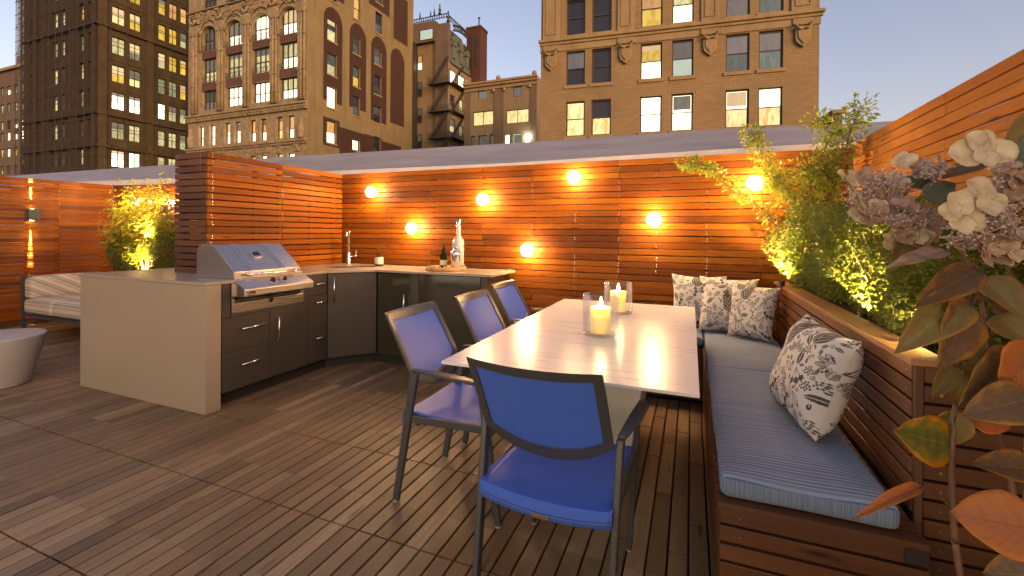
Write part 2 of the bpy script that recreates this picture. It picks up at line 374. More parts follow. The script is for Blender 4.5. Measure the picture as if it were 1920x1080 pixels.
def brick_mat(name, c1, c2, mortar, sx=1.0, bump=.6):
    m, nt, out = new_mat(name)
    tc = nd(nt, 'TexCoord'); sp = nd(nt, 'SeparateXYZ', {0: tc.outputs['Object']})
    cb = nd(nt, 'CombineXYZ', {'X': math_(nt,'ADD',sp.outputs['X'],sp.outputs['Y']), 'Y': sp.outputs['Z'], 'Z': 0.0})
    b = nd(nt, 'TexBrick', {'Vector': cb.outputs[0], 'Scale': 1, 'Color1': (*c1,1), 'Color2': (*c2,1), 'Mortar': (*mortar,1), 'Mortar Size': .018, 'Brick Width': .42*sx, 'Row Height': .14*sx})
    n1 = nd(nt, 'TexNoise', {'Vector': pos(nt), 'Scale': .5, 'Detail': 6, 'Roughness': .6}).outputs[0]
    c = mixc(nt, ramp(nt, n1, [(.4,(0,0,0)),(.75,(.55,.55,.55))]), b.outputs[0], tuple(x*.55 for x in c1))
    bsdf(nt, out, c, rough=.85, bump=b.outputs['Fac'], bstr=-bump, bdist=.02); return m
def stone_mat(name, c1, nz=.35, scale=.6):
    m, nt, out = new_mat(name)
    n1 = nd(nt, 'TexNoise', {'Vector': pos(nt), 'Scale': scale, 'Detail': 8, 'Roughness': .65}).outputs[0]
    n2 = nd(nt, 'TexNoise', {'Vector': pos(nt, (1,1,.15)), 'Scale': 1.4, 'Detail': 5}).outputs[0]
    c = mixc(nt, ramp(nt, n1, [(.3,(0,0,0)),(.7,(1,1,1))]), tuple(x*(1-nz) for x in c1), c1)
    c = mixc(nt, ramp(nt, n2, [(.5,(0,0,0)),(.8,(.5,.5,.5))]), c, tuple(x*.4 for x in c1))
    bsdf(nt, out, c, rough=.9, bump=n1, bstr=.5, bdist=.15); return m
M['tanbrick'] = brick_mat('tan_brick', (.25,.185,.090), (.21,.152,.072), (.17,.125,.06))
M['tanstone'] = stone_mat('tan_terracotta', (.26,.20,.105), .15)
M['gothstone'] = stone_mat('carved_limestone', (.30,.25,.15), .5, 1.5)
M['gothside'] = stone_mat('stucco_side', (.205,.165,.078), .2)
M['redpanel'] = stone_mat('red_brown_brick_panel', (.045,.020,.010), .2)
M['brownspandrel'] = stone_mat('brown_spandrel', (.10,.055,.04), .2)
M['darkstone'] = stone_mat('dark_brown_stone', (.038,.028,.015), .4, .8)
M['darkstone_lit'] = stone_mat('dark_brown_stone_lit_side', (.070,.054,.025), .4, .8)  # same stone as the front; light on this side put into the colour
M['smalltan'] = stone_mat('tan_render', (.20,.16,.09), .2)
M['smallpier'] = stone_mat('brown_pier', (.135,.10,.06), .2)
M['copper'] = stone_mat('green_copper_roof', (.10,.13,.10), .3)
M['redbrick'] = stone_mat('dark_red_brick', (.08,.035,.025), .4)
M['greystone'] = stone_mat('grey_brown_stone', (.13,.105,.08), .3)
M['iron'] = plain('black_ironwork', (.03,.028,.026), .6)
M['sash'] = plain('dark_sash_paint', (.045,.032,.025), .5)
M['farwall'] = stone_mat('far_pale_wall', (.13,.10,.075), .3)
M['street'] = plain('asphalt', (.05,.05,.05), .9, noise=.2)
def lit(name, col, s, col2=None, clutter=.5, sc_=1.6):
    """what one sees through a lit window: a bright room with darker things standing in it"""
    m, nt, out = new_mat(name)
    oi = nd(nt, 'ObjectInfo').outputs['Random']
    off = nd(nt, 'CombineXYZ', {'X': math_(nt,'MULTIPLY',oi,50.), 'Y': 0.0, 'Z': math_(nt,'MULTIPLY',oi,9.)}).outputs[0]
    p = nd(nt, 'VectorMath', {0: pos(nt, (sc_*1.6,sc_*1.6,sc_*.45)), 1: off}, operation='ADD').outputs[0]
    n1 = nd(nt, 'TexNoise', {'Vector': p, 'Scale': 1.2, 'Detail': 3, 'Roughness': .7}).outputs[0]
    c = mixc(nt, ramp(nt, n1, [(.38,(1,1,1)),(.56,(0,0,0))]), col, col2 or tuple(x*.35 for x in col))
    st = math_(nt, 'MULTIPLY', math_(nt,'ADD', math_(nt,'MULTIPLY',oi,.5), .75), s)
    st = math_(nt, 'MULTIPLY', st, math_(nt,'SUBTRACT', 1.0+clutter*.4, math_(nt,'MULTIPLY',n1,clutter)))
    e = nd(nt, 'Emission'); nt.links.new(c, e.inputs[0]); nt.links.new(st, e.inputs[1])
    g = nd(nt, 'BsdfGlossy', {'Roughness': .08}); ad = nd(nt, 'MixShader', {0: .06})
    nt.links.new(e.outputs[0], ad.inputs[1]); nt.links.new(g.outputs[0], ad.inputs[2]); nt.links.new(ad.outputs[0], out.inputs[0]); return m
L = dict(
 white=lit('lit_white', (1,.88,.60), 2.3, (1,.76,.40), .45),
 warm=lit('lit_warm', (1,.66,.28), .95, (.55,.28,.08), .9, 2.5),
 yellow=lit('lit_yellow', (1,.68,.10), .62, (.60,.30,.03), 1., 1.8),
 cream=lit('lit_cream', (.95,.82,.42), .55, (.45,.36,.13), .9, 2.2),
 green=lit('lit_greenish', (.72,.72,.38), .30, (.30,.32,.14), 1., 2.2),
 dim=lit('lit_dim', (.34,.32,.20), .20, (.12,.11,.07), 1., 2.5),
 orange=lit('lit_orange', (1,.5,.14), .55, (.6,.3,.1), .5),
 shade=lit('lit_shade', (.42,.34,.27), .24, (.34,.27,.21), .2),
 teal=lit('lit_teal', (.30,.33,.25), .26, (.16,.20,.16), .7, 2),
 blind=lit('lit_blind', (.62,.68,.56), .5, (.52,.60,.46), .2),
 blind_lit=lit('lit_blind_warm', (.95,.66,.32), .55, (.85,.55,.26), .2),
 blind_dull=lit('lit_blind_dull', (.55,.48,.34), .22, (.40,.34,.24), .2),
 dark=M['pane'])
rbl = random.Random(23)

# ------------------------------------------------------------------ large structure: ground, roof slabs, terrace wall behind
structure(MB().quad((-600,-600,-36),(600,-600,-36),(600,900,-36),(-600,900,-36)).build('ground', M['street']))
structure(MB().box(-12,4,-3.0,4.14,-.5,-.045).build('roof_slab', M['dark_under']))

M['door_lit'] = emit('lit_room_behind_glass', (1,.78,.52), 1.55)
hw_ = structure(MB().box(-12,6,-2.7,-2.4,-.4,3.0).build('house_wall', M['whitepanel']))
for a_ in (-6.2,-4.1,-2.0,.1,2.2):      # sliding glass doors of the flat the terrace belongs to
    dr = MB(); 
    for q in ((a_,a_+.07,.0,2.3),(a_+1.93,a_+2.0,.0,2.3),(a_+.07,a_+1.93,.0,.09),(a_+.07,a_+1.93,2.21,2.3)): dr.box(q[0],q[1],-2.398,-2.34,q[2],q[3])
    dq = dr.build('door', M['frame'], hw_); MB().quad((a_+.07,-2.37,.09),(a_+1.93,-2.37,.09),(a_+1.93,-2.37,2.21),(a_+.07,-2.37,2.21)).build('pane', M['door_lit'], dq, fixn=False)

# ------------------------------------------------------------------ deck
PIT, TL_ = .0766, .58
deck = structure(MB().box(-8.15,.62,-2.2,4.05,-.044,-.034).build('deck', M['dark_under']))
hx_ = PIT/2-.0036
bmesh_cache = MB().prism([(-hx_,-.022),(hx_,-.022),(hx_,-.0022),(hx_-.0022,0),(-hx_+.0022,0),(-hx_,-.0022)], 'y', -TL_/2+.0038, TL_/2-.0038).mesh('board'); bmesh_cache.materials.append(M['deck'])
cells = []
nx0, nx1 = int(-8.15/PIT), int(.08/PIT)
for j in range(-5, 8):
    y = .36 + TL_*j + TL_/2
    for i in range(nx0, nx1+1):
        x = (i+.5)*PIT
        yy = y
        if x > -.30:                                   # the strip along the bench has staggered board ends
            yy = y + (i % 3)*.19
        if yy+TL_/2 > 4.05 or yy < -2.0: continue
        # distance along the view and whether it can be seen at all
        dx, dy = x, yy
        depth = dx*FWD.x + dy*FWD.y; lat = dx*RIGHT.x + dy*RIGHT.y
        vis = depth > .9 and abs(lat)/depth < 1.3
        if x < -3.1 and x > -4.7 and yy > 2.1: vis = False
        cells.append((0 if vis else 1, depth, x, yy))
cells.sort()
far = MB()
for n, (hid, d, x, y) in enumerate(cells):
    if n < 295 and not hid:
        b = link('board', bmesh_cache, None, deck, loc=(x, y, rnd.uniform(-.0012,.0012)))
    else:
        far.box(x-PIT/2+.0036, x+PIT/2-.0036, y-TL_/2+.0038, y+TL_/2-.0038, -.022, rnd.uniform(-.001,.001))
far.build('board_field', M['deck'], deck, kind='stuff')

# ------------------------------------------------------------------ slatted fences
SP, SH = .0566, .0500
def slat_run(parent, axis, c, a, b, z0, z1, breaks, mat, SH=SH, thick=.02, jog=True, screws=True, post_at=(), seed=1, sign=1, inset=0):
    """slats run along axis ('x': face at y=c, 'y': face at x=c); sign: side the face looks to (-1 = towards lower coordinate)"""
    r = random.Random(seed); n = int(round((z1-z0)/SP)); sc_m = MB()
    for k in range(n):
        z = z1-(k+1)*SP + (SP-SH)/2
        cuts = [a] + [q for q in breaks(r, k) if a+.1 < q < b-.1] + [b]
        for p, q in zip(cuts[:-1], cuts[1:]):
            dz = r.uniform(-.0018,.0018) if jog else 0; dc = r.uniform(-.0020,.0016) if jog else 0
            t0, t1 = (c+dc, c+dc-sign*thick) if True else 0
            lo, hi = min(t0,t1), max(t0,t1)
            mb = MB(); g = .0012
            if axis == 'x': mb.box(p+g, q-g, lo, hi, z+dz, z+SH+dz)
            else: mb.box(lo, hi, p+g, q-g, z+dz, z+SH+dz)
            mb.build('slat', mat, parent, bevel=.002, seg=1, fixn=False)
        if screws:
            for s in post_at:
                if a <= s <= b and r.random() < .55:
                    for e in (-.013,.013):
                        zz = z+SH/2+e*.8; ss = s+r.uniform(-.004,.004)
                        if axis == 'x': sc_m.lathe([(.0034,-.001),(.0030,.0012)], seg=6) if False else sc_m.box(ss-.0034,ss+.0034, min(c+sign*.0016,c),max(c+sign*.0016,c), zz-.0034,zz+.0034)
                        else: sc_m.box(min(c+sign*.0016,c),max(c+sign*.0016,c), ss-.0034,ss+.0034, zz-.0034,zz+.0034)
    if screws and sc_m.v: sc_m.build('screw_heads', M['screw'], parent, kind='stuff', fixn=False)
    for s in post_at:
        mb = MB(); t = c-sign*(thick+.003); t2 = c-sign*(thick+.045); lo, hi = min(t,t2), max(t,t2)
        if a <= s <= b:
            s2 = min(max(s, a+.02), b-.02)
            if axis == 'x': mb.box(s2-.02, s2+.02, lo, hi, z0, z1-.01)
            else: mb.box(lo, hi, s2-.02, s2+.02, z0, z1-.01)
            mb.build('post', M['post'], parent, fixn=False)

FY, FX, LX, FT = 4.05, 1.12, -8.157, 1.93
fence = thing('slatted_fence', 'long slat fence behind the kitchen counter, hung with round globe lights', 'fence', (0,FY,0))
def parent_at(o):  # children are written in world coordinates
    bpy.context.view_layer.update(); return o
class Off:
    pass
fence.location = (0,0,0)
posts_b = [-8.1,-7.3,-6.6,-5.8,-5.0,-4.3,-3.62,-3.1,-2.55,-1.95,-1.42,-1.0,-.60,-.28,.12,.52,.95]
def brk_back(r, k):
    out = [-6.0 + r.choice((0,.6,-.6)), -.60]
    out.append(r.choice((-3.1,-2.55,-1.95))); 
    if r.random() < .35: out.append(-1.42)
    if r.random() < .3: out.append(.52)
    return sorted(out)
slat_run(fence, 'x', FY, LX, FX, .02, FT, brk_back, M['slat_x'], post_at=posts_b, seed=11, sign=-1)

lf = thing('slatted_fence', 'slat fence at the far left end with a box light on it', 'fence')
slat_run(lf, 'y', LX, -.5, FY-.002, .10, 1.945, lambda r,k: [3.42] if k%2 else [2.2,3.42], M['slat_y'], post_at=[-.4,.8,2.0,3.12,3.42,3.95], seed=5, sign=1)
MB().box(LX-.06,LX-.024,-.5,FY+.03,-.2,.16).build('base_board', M['post'], lf)
rf = thing('slatted_fence', 'tall slat fence rising to the top right corner behind the hydrangea', 'fence')
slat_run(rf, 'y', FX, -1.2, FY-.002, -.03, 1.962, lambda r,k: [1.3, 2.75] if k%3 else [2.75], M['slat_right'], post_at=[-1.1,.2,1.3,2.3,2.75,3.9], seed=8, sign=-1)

# partition box behind the grill
pt = thing('slatted_partition', 'boxy slatted wood partition standing on the counter behind the grill', 'partition')
slat_run(pt, 'y', -3.713, 2.49, FY-.022, .93, 1.925, lambda r,k: [3.22], M['slat_y'], SH=.0465, post_at=[2.53,3.22,3.93], seed=21, sign=1)
slat_run(pt, 'x', 2.489, -4.130, -3.735, .93, 1.925, lambda r,k: [], M['slat_shaded'], SH=.0465, post_at=[-4.09,-3.80], seed=22, sign=-1)
slat_run(pt, 'y', -4.135, 2.513, FY-.022, .93, 1.925, lambda r,k: [3.22], M['slat_y'], SH=.0465, post_at=[2.56,3.22,3.93], seed=23, sign=-1, screws=False)

# ------------------------------------------------------------------ neighbour's membrane roof beyond the fence
rf_ = MB()
bot = [(-16,2.05),(-10.08,2.06),(-6.86,2.01),(-3.8,1.985),(-1.67,1.965),(.57,1.985),(1.6,1.98),(3.4,1.96)]
top = [(-16,2.49),(-10.3,2.47),(-8.6,2.455),(-5.66,2.44),(-1.74,2.395),(.37,2.386),(1.2,2.355),(2.0,2.34),(3.4,2.30)]
NXR = 90
def itp(t, x):
    for (a,za),(b,zb) in zip(t[:-1], t[1:]):
        if a <= x <= b: return za+(zb-za)*(x-a)/(b-a)
    return t[-1][1]
for i in range(NXR+1):
    x = -16 + 19.4*i/NXR
    for j in range(7):
        t = j/6; z = itp(bot,x)*(1-t)+itp(top,x)*t + math.sin(math.pi*t)*(.012*math.sin(x*3.1)+.010*math.sin(x*7.7+t*4))
        rf_.v.append((x, 4.17+1.05*t, z))
for i in range(NXR):
    for j in range(6):
        a = i*7+j; rf_.f.append((a, a+7, a+8, a+1))
roofo = structure(rf_.build('neighbour_roof', M['membrane'], smooth=True))
fm = MB()
for (a,za),(b,zb) in zip(bot[:-1], bot[1:]): fm.prism([(a,za-.075),(b,zb-.075),(b,zb+.004),(a,za+.004)], 'y', 4.145, 4.168)
fm.build('drip_edge', M['drip'], roofo)
wl = MB()
wl.box(-16,3.4,4.19,4.29,-1,1.93); wl.build('parapet', M['membrane'], roofo)
MB().box(-16,3.4,5.215,9.0,-1,2.28).build('roof_deck', M['membrane'], roofo)
for x in (1.35,):      # lapped seams in the membrane
    sm = MB(); zb, zt = itp(bot,x), itp(top,x); N_ = 8
    for q in range(N_):
        a, b = q/N_, (q+1)/N_
        f_ = lambda t: (x-.25*t, 4.17+1.05*t, zb*(1-t)+zt*t+math.sin(math.pi*t)*(.012*math.sin((x-.25*t)*3.1)+.010*math.sin((x-.25*t)*7.7+t*4))+.004)
        sm.bar(f_(a), f_(b), .05, .006, up=(0,-.4,1))
    sm.build('membrane_seam', M['membrane'], roofo)


# ------------------------------------------------------------------ outdoor kitchen counter
CT = .91
kit = thing('kitchen_counter', 'L-shaped outdoor kitchen with dark cabinets, pale stone top and waterfall end', 'kitchen counter', (0,0,0))
top = MB()
op = [(-4.62,2.058),(-3.085,2.058),(-3.085,3.15),(-2.80,3.465),(-1.575,3.465),(-1.575,FY-.028),(-4.62,FY-.028)]
top.prism(op, 'z', CT-.022, CT).build('countertop', M['quartz'], kit, bevel=.003)
MB().box(-4.60,-3.087,2.062,2.172,0,CT-.0235).build('waterfall_end_panel', M['quartz'], kit, bevel=.003)
MB().box(-4.55,-3.13,2.173,FY-.05,.09,CT-.024).build('cabinet_body', M['kick'], kit)
MB().prism([(-3.14,3.19),(-2.83,3.53),(-1.66,3.53),(-1.66,FY-.05),(-3.14,FY-.05)], 'z', .09, CT-.024).build('cabinet_body', M['kick'], kit)
MB().prism([(-4.5,2.175),(-3.17,2.175),(-3.17,3.23),(-2.88,3.58),(-1.66,3.58),(-1.66,3.95),(-4.5,3.95)], 'z', 0, .088).build('toe_kick', M['kick'], kit)
MB().box(-1.655,-1.632,3.50,FY-.05,0,CT-.024).build('end_panel', M['cabinet'], kit)
def handle(par, a, b, out, r=.006):
    """bar handle between a and b standing off along out"""
    a = Vector(a); b = Vector(b); o_ = Vector(out).normalized(); d = (b-a).normalized(); h = MB()
    h.tube([a+o_*.032, b+o_*.032], r, 8)
    for p in (a+d*.015, b-d*.015): h.tube([p+o_*.0005, p+o_*.032], r*.8, 8)
    h.build('handle', M['handle'], par, smooth=True)
CX = -3.09
def front_x(name, y0, y1, z0, z1, m=M['cabinet']):
    return MB().box(CX-.02, CX, y0+.002, y1-.002, z0+.002, z1-.002).build(name, m, kit, bevel=.002)
front_x('filler_panel', 2.178, 2.243, .642, CT-.024); front_x('filler_panel', 2.90, 2.948, .642, CT-.024); front_x('rail_panel', 2.243, 2.90, .642, .664)
d1 = front_x('drawer', 2.178, 2.565, .385, .642); handle(d1, (CX,2.312,.548), (CX,2.50,.548), (1,0,0))
d2 = front_x('drawer', 2.178, 2.565, .105, .385); handle(d2, (CX,2.312,.285), (CX,2.50,.285), (1,0,0))
dd = front_x('door', 2.565, 2.948, .105, .642); handle(dd, (CX,2.628,.385), (CX,2.628,.585), (1,0,0))
for z0, z1, zh in ((.70,CT-.024,.802),(.385,.70,.640),(.105,.385,.323)):
    q = front_x('drawer', 2.948, 3.168, z0, z1); handle(q, (CX,3.015,zh), (CX,3.150,zh), (1,0,0))
# diagonal corner door
A = Vector((-3.09,3.17,0)); B = Vector((-2.805,3.505,0)); dv = (B-A).normalized(); nv = Vector((dv.y,-dv.x,0))
def slab(par, name, P, Q, n, z0, z1, m, t=.02, bevel=.002):
    mb = MB(); a = [P, Q, Q-n*t, P-n*t]; k = len(mb.v)
    for z in (z0,z1): mb.v += [(p.x,p.y,z) for p in a]
    for q in ((0,3,2,1),(4,5,6,7),(0,1,5,4),(1,2,6,5),(2,3,7,6),(3,0,4,7)): mb.f.append(q)
    return mb.build(name, m, par, bevel=bevel)
dg_ = slab(kit, 'door', A+dv*.004, B-dv*.004, nv, .107, CT-.026, M['cabinet'])
hp = A+dv*.055; handle(dg_, (hp.x,hp.y,.62), (hp.x,hp.y,.85), nv)
# back run: two glossy glass doors between posts
BY = 3.51
def front_y(name, x0, x1, z0, z1, m, yy=BY):
    return MB().box(x0+.002, x1-.002, yy, yy+.02, z0, z1).build(name, m, kit, bevel=.002)
g1 = front_y('glass_door', -2.795, -2.43, .107, CT-.030, M['cabglass']); handle(g1, (-2.475,BY,.50), (-2.475,BY,.69), (0,-1,0), .008)
front_y('divider_panel', -2.43, -2.335, .107, CT-.026, M['cabinet'])
g2 = front_y('glass_door', -2.335, -1.70, .107, CT-.030, M['cabglass']); handle(g2, (-1.76,BY,.42), (-1.76,BY,.60), (0,-1,0), .008)
front_y('corner_panel', -1.70, -1.634, .02, CT-.026, M['cabinet'])
# sink: rim set in the stone with a dark bowl
sk = MB().prism([(-3.395,3.47),(-3.20,3.38),(-2.93,3.66),(-3.06,3.83)], 'z', CT+.0008, CT+.004).build('sink_rim', M['steel'], kit, bevel=.001)
MB().prism([(-3.375,3.48),(-3.205,3.405),(-2.955,3.665),(-3.068,3.805)], 'z', CT+.0042, CT+.0050).build('sink_bowl', M['kick'], sk)

# ------------------------------------------------------------------ grill
gr = thing('gas_grill', 'stainless steel built-in gas grill with closed hood at the near end of the counter', 'grill', (0,0,0))
GY0, GY1 = 2.305, 2.905
prof = [(-3.14,.925),(-3.14,.962),(-3.372,1.158),(-3.385,1.163),(-3.49,1.163),(-3.525,1.150),(-3.552,1.120),(-3.556,1.07),(-3.556,.925)]
MB().prism([(x,z) for x,z in prof], 'y', GY0+.012, GY1-.012).build('hood', M['steel'], gr, bevel=.003)
def grow(p, e):
    cx = sum(q[0] for q in p)/len(p); cz = sum(q[1] for q in p)/len(p)
    return [(cx+(x-cx)*(1+e), max(.925,cz+(z-cz)*(1+e))) for x,z in p]
for y0 in (GY0, GY1-.0115): MB().prism(grow(prof,.012), 'y', y0, y0+.0115).build('hood_side', M['steel'], gr, bevel=.003)
for yc in (2.46, 2.735):      # pressed bands down the sloping face of the hood
    for dy in (-.012,.012):
        MB().bar((-3.136,yc+dy,.9655),(-3.372,yc+dy,1.1655),.009,.008,up=(1,0,1)).build('hood_rib', M['polish'], gr, bevel=.002)
MB().box(-3.58,-3.12,GY0-.01,GY1+.01,CT+.001,.9245).build('grill_base', M['steel'], gr, bevel=.002)
hb = MB(); hb.tube([(-3.141,2.40,.945),(-3.10,2.41,.940),(-3.092,2.45,.938),(-3.092,2.80,.938),(-3.10,2.84,.940),(-3.141,2.85,.945)], .011, 10).build('hood_handle', M['polish'], gr, smooth=True)
bd = MB().bar((-3.240,2.585,1.0560),(-3.292,2.585,1.1000),.075,.012,up=(1,0,1)).build('badge', M['polish'], gr, bevel=.003)
MB().bar((-3.247,2.585,1.0765),(-3.276,2.585,1.1005),.050,.004,up=(1,0,1)).build('badge_inlay', M['black'], bd)
cp = [(-3.105,.905),(-3.085,.905),(-2.985,.853),(-2.975,.843),(-2.975,.795),(-3.00,.788),(-3.105,.788)]
pnl = MB().prism(cp, 'y', 2.268, 2.895).build('control_panel', M['steel'], gr, bevel=.003)
MB().box(-2.9745,-2.9725,2.29,2.35,.808,.832).build('maker_plate', M['polish'], pnl)
sl = Vector((.052,0,.100)).normalized(); P0 = Vector((-3.034,0,.8795))
def knob(y, r, m, h=.022):
    P = P0+Vector((0,y,0)); mb = MB(); mb.tube([P, P+sl*.004], r*1.35, 16); b_ = mb.build('knob_bezel', M['polish'], pnl, smooth=False)
    mb = MB(); mb.tube([P+sl*.0045, P+sl*h], [r, r*.85], 14); mb.bar(P+sl*(h+.001)+Vector((.014,0,-.007)), P+sl*(h+.001)-Vector((.014,0,-.007)), .006, .008, up=sl); mb.build('knob', m, pnl)
knob(2.545, .021, M['black']); knob(2.655, .016, M['black']); knob(2.603, .008, M['red'], .008)
MB().box(CX-.10,CX-.012,2.248,2.895,.735,.787).build('burner_box', M['black'], gr)
MB().box(CX-.012,CX+.006,2.248,2.898,.665,.737).build('drip_tray', M['steel'], gr, bevel=.002)
for y0 in (2.248, 2.877): MB().box(CX-.012,CX+.004,y0,y0+.021,.7375,CT-.026).build('frame_side', M['steel'], gr, bevel=.002)
MB().tube([(CX+.004,2.57,.775),(CX+.02,2.57,.76),(CX+.022,2.57,.735),(CX+.012,2.57,.712)], [.013,.013,.012,.008], 8).build('regulator', M['black'], gr, smooth=True)
MB().tube([(CX+.003,2.27,.755),(CX+.003,2.88,.755)], .005, 6).build('gas_rail', M['polish'], gr)

# ------------------------------------------------------------------ things on the counter
f = thing('faucet', 'tall slim chrome faucet at the back corner of the counter', 'faucet', (-3.50,3.90,CT))
MB().lathe([(.030,.001),(.030,.012),(.024,.014),(.024,.125),(.021,.13)], seg=20).build('base_column', M['polish'], f, smooth=True, bevel=.001)
MB().lathe([(.017,.128),(.017,.34),(.021,.342),(.021,.362),(.012,.366)], seg=18).build('riser', M['handle'], f, smooth=True)
MB().tube([(0,0,.35),(.03,-.05,.352),(.06,-.10,.345),(.07,-.115,.30)], .013, 10).build('spout', M['polish'], f, smooth=True)
MB().tube([(.02,0,.085),(.07,0,.092),(.105,0,.095)], .009, 8).tube([(.100,0,.088),(.103,0,.165)], .005, 8).build('lever', M['polish'], f, smooth=True)
s = thing('soap_bottle', 'small dark pump bottle with cream label beside the faucet', 'soap bottle', (-3.045,3.84,CT))
MB().lathe([(.0,.001),(.042,.001),(.044,.006),(.044,.098),(.038,.108),(.018,.114),(.018,.120),(0,.120)], seg=22).build('bottle', M['amber'], s, smooth=True)
MB().lathe([(.0449,.022),(.0452,.024),(.0452,.092),(.0449,.094)], seg=22).build('label', M['label'], s, smooth=True)
MB().lathe([(0,.120),(.016,.120),(.016,.140),(.008,.142),(.006,.172),(.0,.172)], seg=12).tube([(0,0,.172),(0,0,.182),(.0,-.030,.180)], .006, 8).build('pump', M['black'], s, smooth=True)
tr = thing('serving_tray', 'round pale wooden tray holding the bottles on the counter', 'tray', (-2.17,3.73,CT))
M['traywood'] = plain('tray_wood', (.55,.30,.12), .5, noise=.25, nscale=12)
M['greencap'] = plain('green_label', (.05,.16,.03), .4)
MB().lathe([(0,.001),(.185,.001),(.190,.004),(.192,.034),(.186,.036),(.182,.032),(.180,.012),(0,.011)], seg=40).build('dish', M['traywood'], tr, smooth=True)
g = thing('green_bottle', 'small green glass bottle on the round tray', 'bottle', (-2.225,3.77,CT+.012))
MB().lathe([(0,.0),(.031,.0),(.033,.006),(.033,.105),(.028,.130),(.014,.158),(.012,.200),(.014,.202),(.014,.214),(0,.214)], seg=20).build('glass_body', M['greenglass'], g, smooth=True)
MB().lathe([(0,.002),(.029,.002),(.029,.085),(0,.085)], seg=18).build('drink', M['greencap'], g, smooth=True)
MB().lathe([(.0335,.030),(.0338,.032),(.0338,.078),(.0335,.080)], seg=20).build('label', M['label'], g, smooth=True)
MB().lathe([(.0145,.188),(.0150,.190),(.0150,.219),(0,.220)], seg=14).build('cap', M['black'], g, smooth=True)
v = thing('tall_frosted_bottle', 'tall frosted long-necked bottle on the round tray', 'bottle', (-2.075,3.79,CT+.012))
MB().lathe([(0,0),(.050,0),(.054,.008),(.055,.24),(.050,.272),(.034,.298),(.022,.312),(.0205,.42),(.0205,.462),(0,.464)], seg=26).build('glass_body', M['frost'], v, smooth=True)
MB().lathe([(.0209,.402),(.0215,.404),(.0215,.468),(0,.469)], seg=18).build('cap', M['handle'], v, smooth=True)
k = thing('cocktail_shaker', 'polished steel cocktail shaker in front of the frosted bottle', 'shaker', (-2.035,3.66,CT+.012))
MB().lathe([(0,0),(.030,0),(.033,.004),(.044,.135),(.045,.140)], seg=24).build('cup', M['polish'], k, smooth=True)
MB().lathe([(.046,.136),(.046,.150),(.040,.168),(.020,.184),(.018,.206),(.0,.210)], seg=24).build('lid', M['polish'], k, smooth=True)
for i, (x, y, rz_, lb) in enumerate(((-2.262,3.695,.4,'lime wedge at the front of the green bottle on the tray'),(-2.20,3.655,1.6,'lime wedge lying between bottle and shaker on the tray'),(-2.165,3.70,2.7,'lime wedge nearest the middle of the round tray'))):
    lw = MB()
    lw.prism([(.024*math.cos(t), .024*math.sin(t)) for t in [math.pi*q/8 for q in range(9)]], 'x', -.009, .009)
    o = lw.build('lime_wedge', M['lime'], None, bevel=.002, loc=(x,y,CT+.0135)); o.rotation_euler = (0,0,rz_); tag(o, lb, 'lime', 'lime wedges on the tray')
sg = thing('shot_glass', 'little clear glass standing right of the cocktail shaker', 'glass', (-1.985,3.71,CT+.012))
MB().lathe([(0,0),(.016,0),(.021,.055),(.0195,.055),(.015,.008),(0,.008)], seg=16).build('glass_body', M['glass'], sg, smooth=True)

# ------------------------------------------------------------------ globe wall lights
globes = [(-3.29,1.708,'uppermost left globe light, next to the partition box'),(-2.757,1.31,'low globe light above the soap bottle end of the counter'),(-1.922,1.597,'globe light high above the tray of bottles'),
          (-1.003,1.782,'highest globe light, close under the fence top'),(-1.452,1.106,'lowest globe light, just past the end of the counter'),(-.298,1.391,'globe light above the dining table candles'),
          (.465,1.679,'globe light half behind the green vine tips'),(-6.72,1.63,'globe light beside the edge of the partition at the far end'),(-7.50,1.683,'globe light shining through the maple leaves')]
M['globe'] = emit('lamp_globe', (1,.62,.27), 112)
gm = MB().lathe([(.0,-.046),(.018,-.042),(.034,-.031),(.044,-.014),(.046,0),(.044,.014),(.034,.031),(.018,.042),(0,.046)], seg=20)
gm.v = [(x*1.25, -z*1.0, y*1.25) for x,y,z in gm.v]
gmesh = gm.mesh('globe', True); bmh = MB().tube([(0,.0965,0),(0,.090,0)], [.022,.022], 18).tube([(0,.091,0),(0,.043,0)], .006, 10).mesh('mount')
for x, z, lb in globes:
    t = thing('globe_light', 'round '+lb if not lb.startswith('round') else lb, 'wall light', (x*.988,FY-.098,1.27+(z-1.27)*.988), 0, 'globe lights on the slat fence')
    link('globe', gmesh, M['globe'], t); link('mount', bmh, M['frame'], t)

# box wall light on the left fence, shining up and down
ws = thing('wall_light_box', 'small dark box wall light between bright vertical streaks on the left slat fence', 'wall light', (LX,3.13,1.46))
MB().box(.004,.11,-.055,.055,-.075,.075).build('housing', M['frame'], ws, bevel=.003)
M['lens'] = emit('lamp_lens', (1,.72,.34), 30)
for sgn in (1,-1):
    MB().box(.02,.05,-.018,.018,*sorted((sgn*.0755,sgn*.0775))).build('lens', M['lens'], ws)
    l = bpy.data.lights.new('beam', 'SPOT'); l.energy = 3600; l.spot_size = R(7); l.spot_blend = .6; l.shadow_soft_size = .004; l.color = (1,.70,.32)
    lo = bpy.data.objects.new('beam', l); C.objects.link(lo); lo.parent = ws; lo.location = (.011,0,sgn*.09)
    lo.rotation_euler = Vector((.030,0,-sgn)).to_track_quat('Z','Y').to_euler()
    l2 = bpy.data.lights.new('wash', 'SPOT'); l2.energy = 10; l2.spot_size = R(95); l2.spot_blend = 1; l2.shadow_soft_size = .02; l2.color = (1,.62,.26)
    lo = bpy.data.objects.new('wash', l2); C.objects.link(lo); lo.parent = ws; lo.location = (.08,0,sgn*.08)
    lo.rotation_euler = Vector((-.15,0,-sgn)).to_track_quat('Z','Y').to_euler()

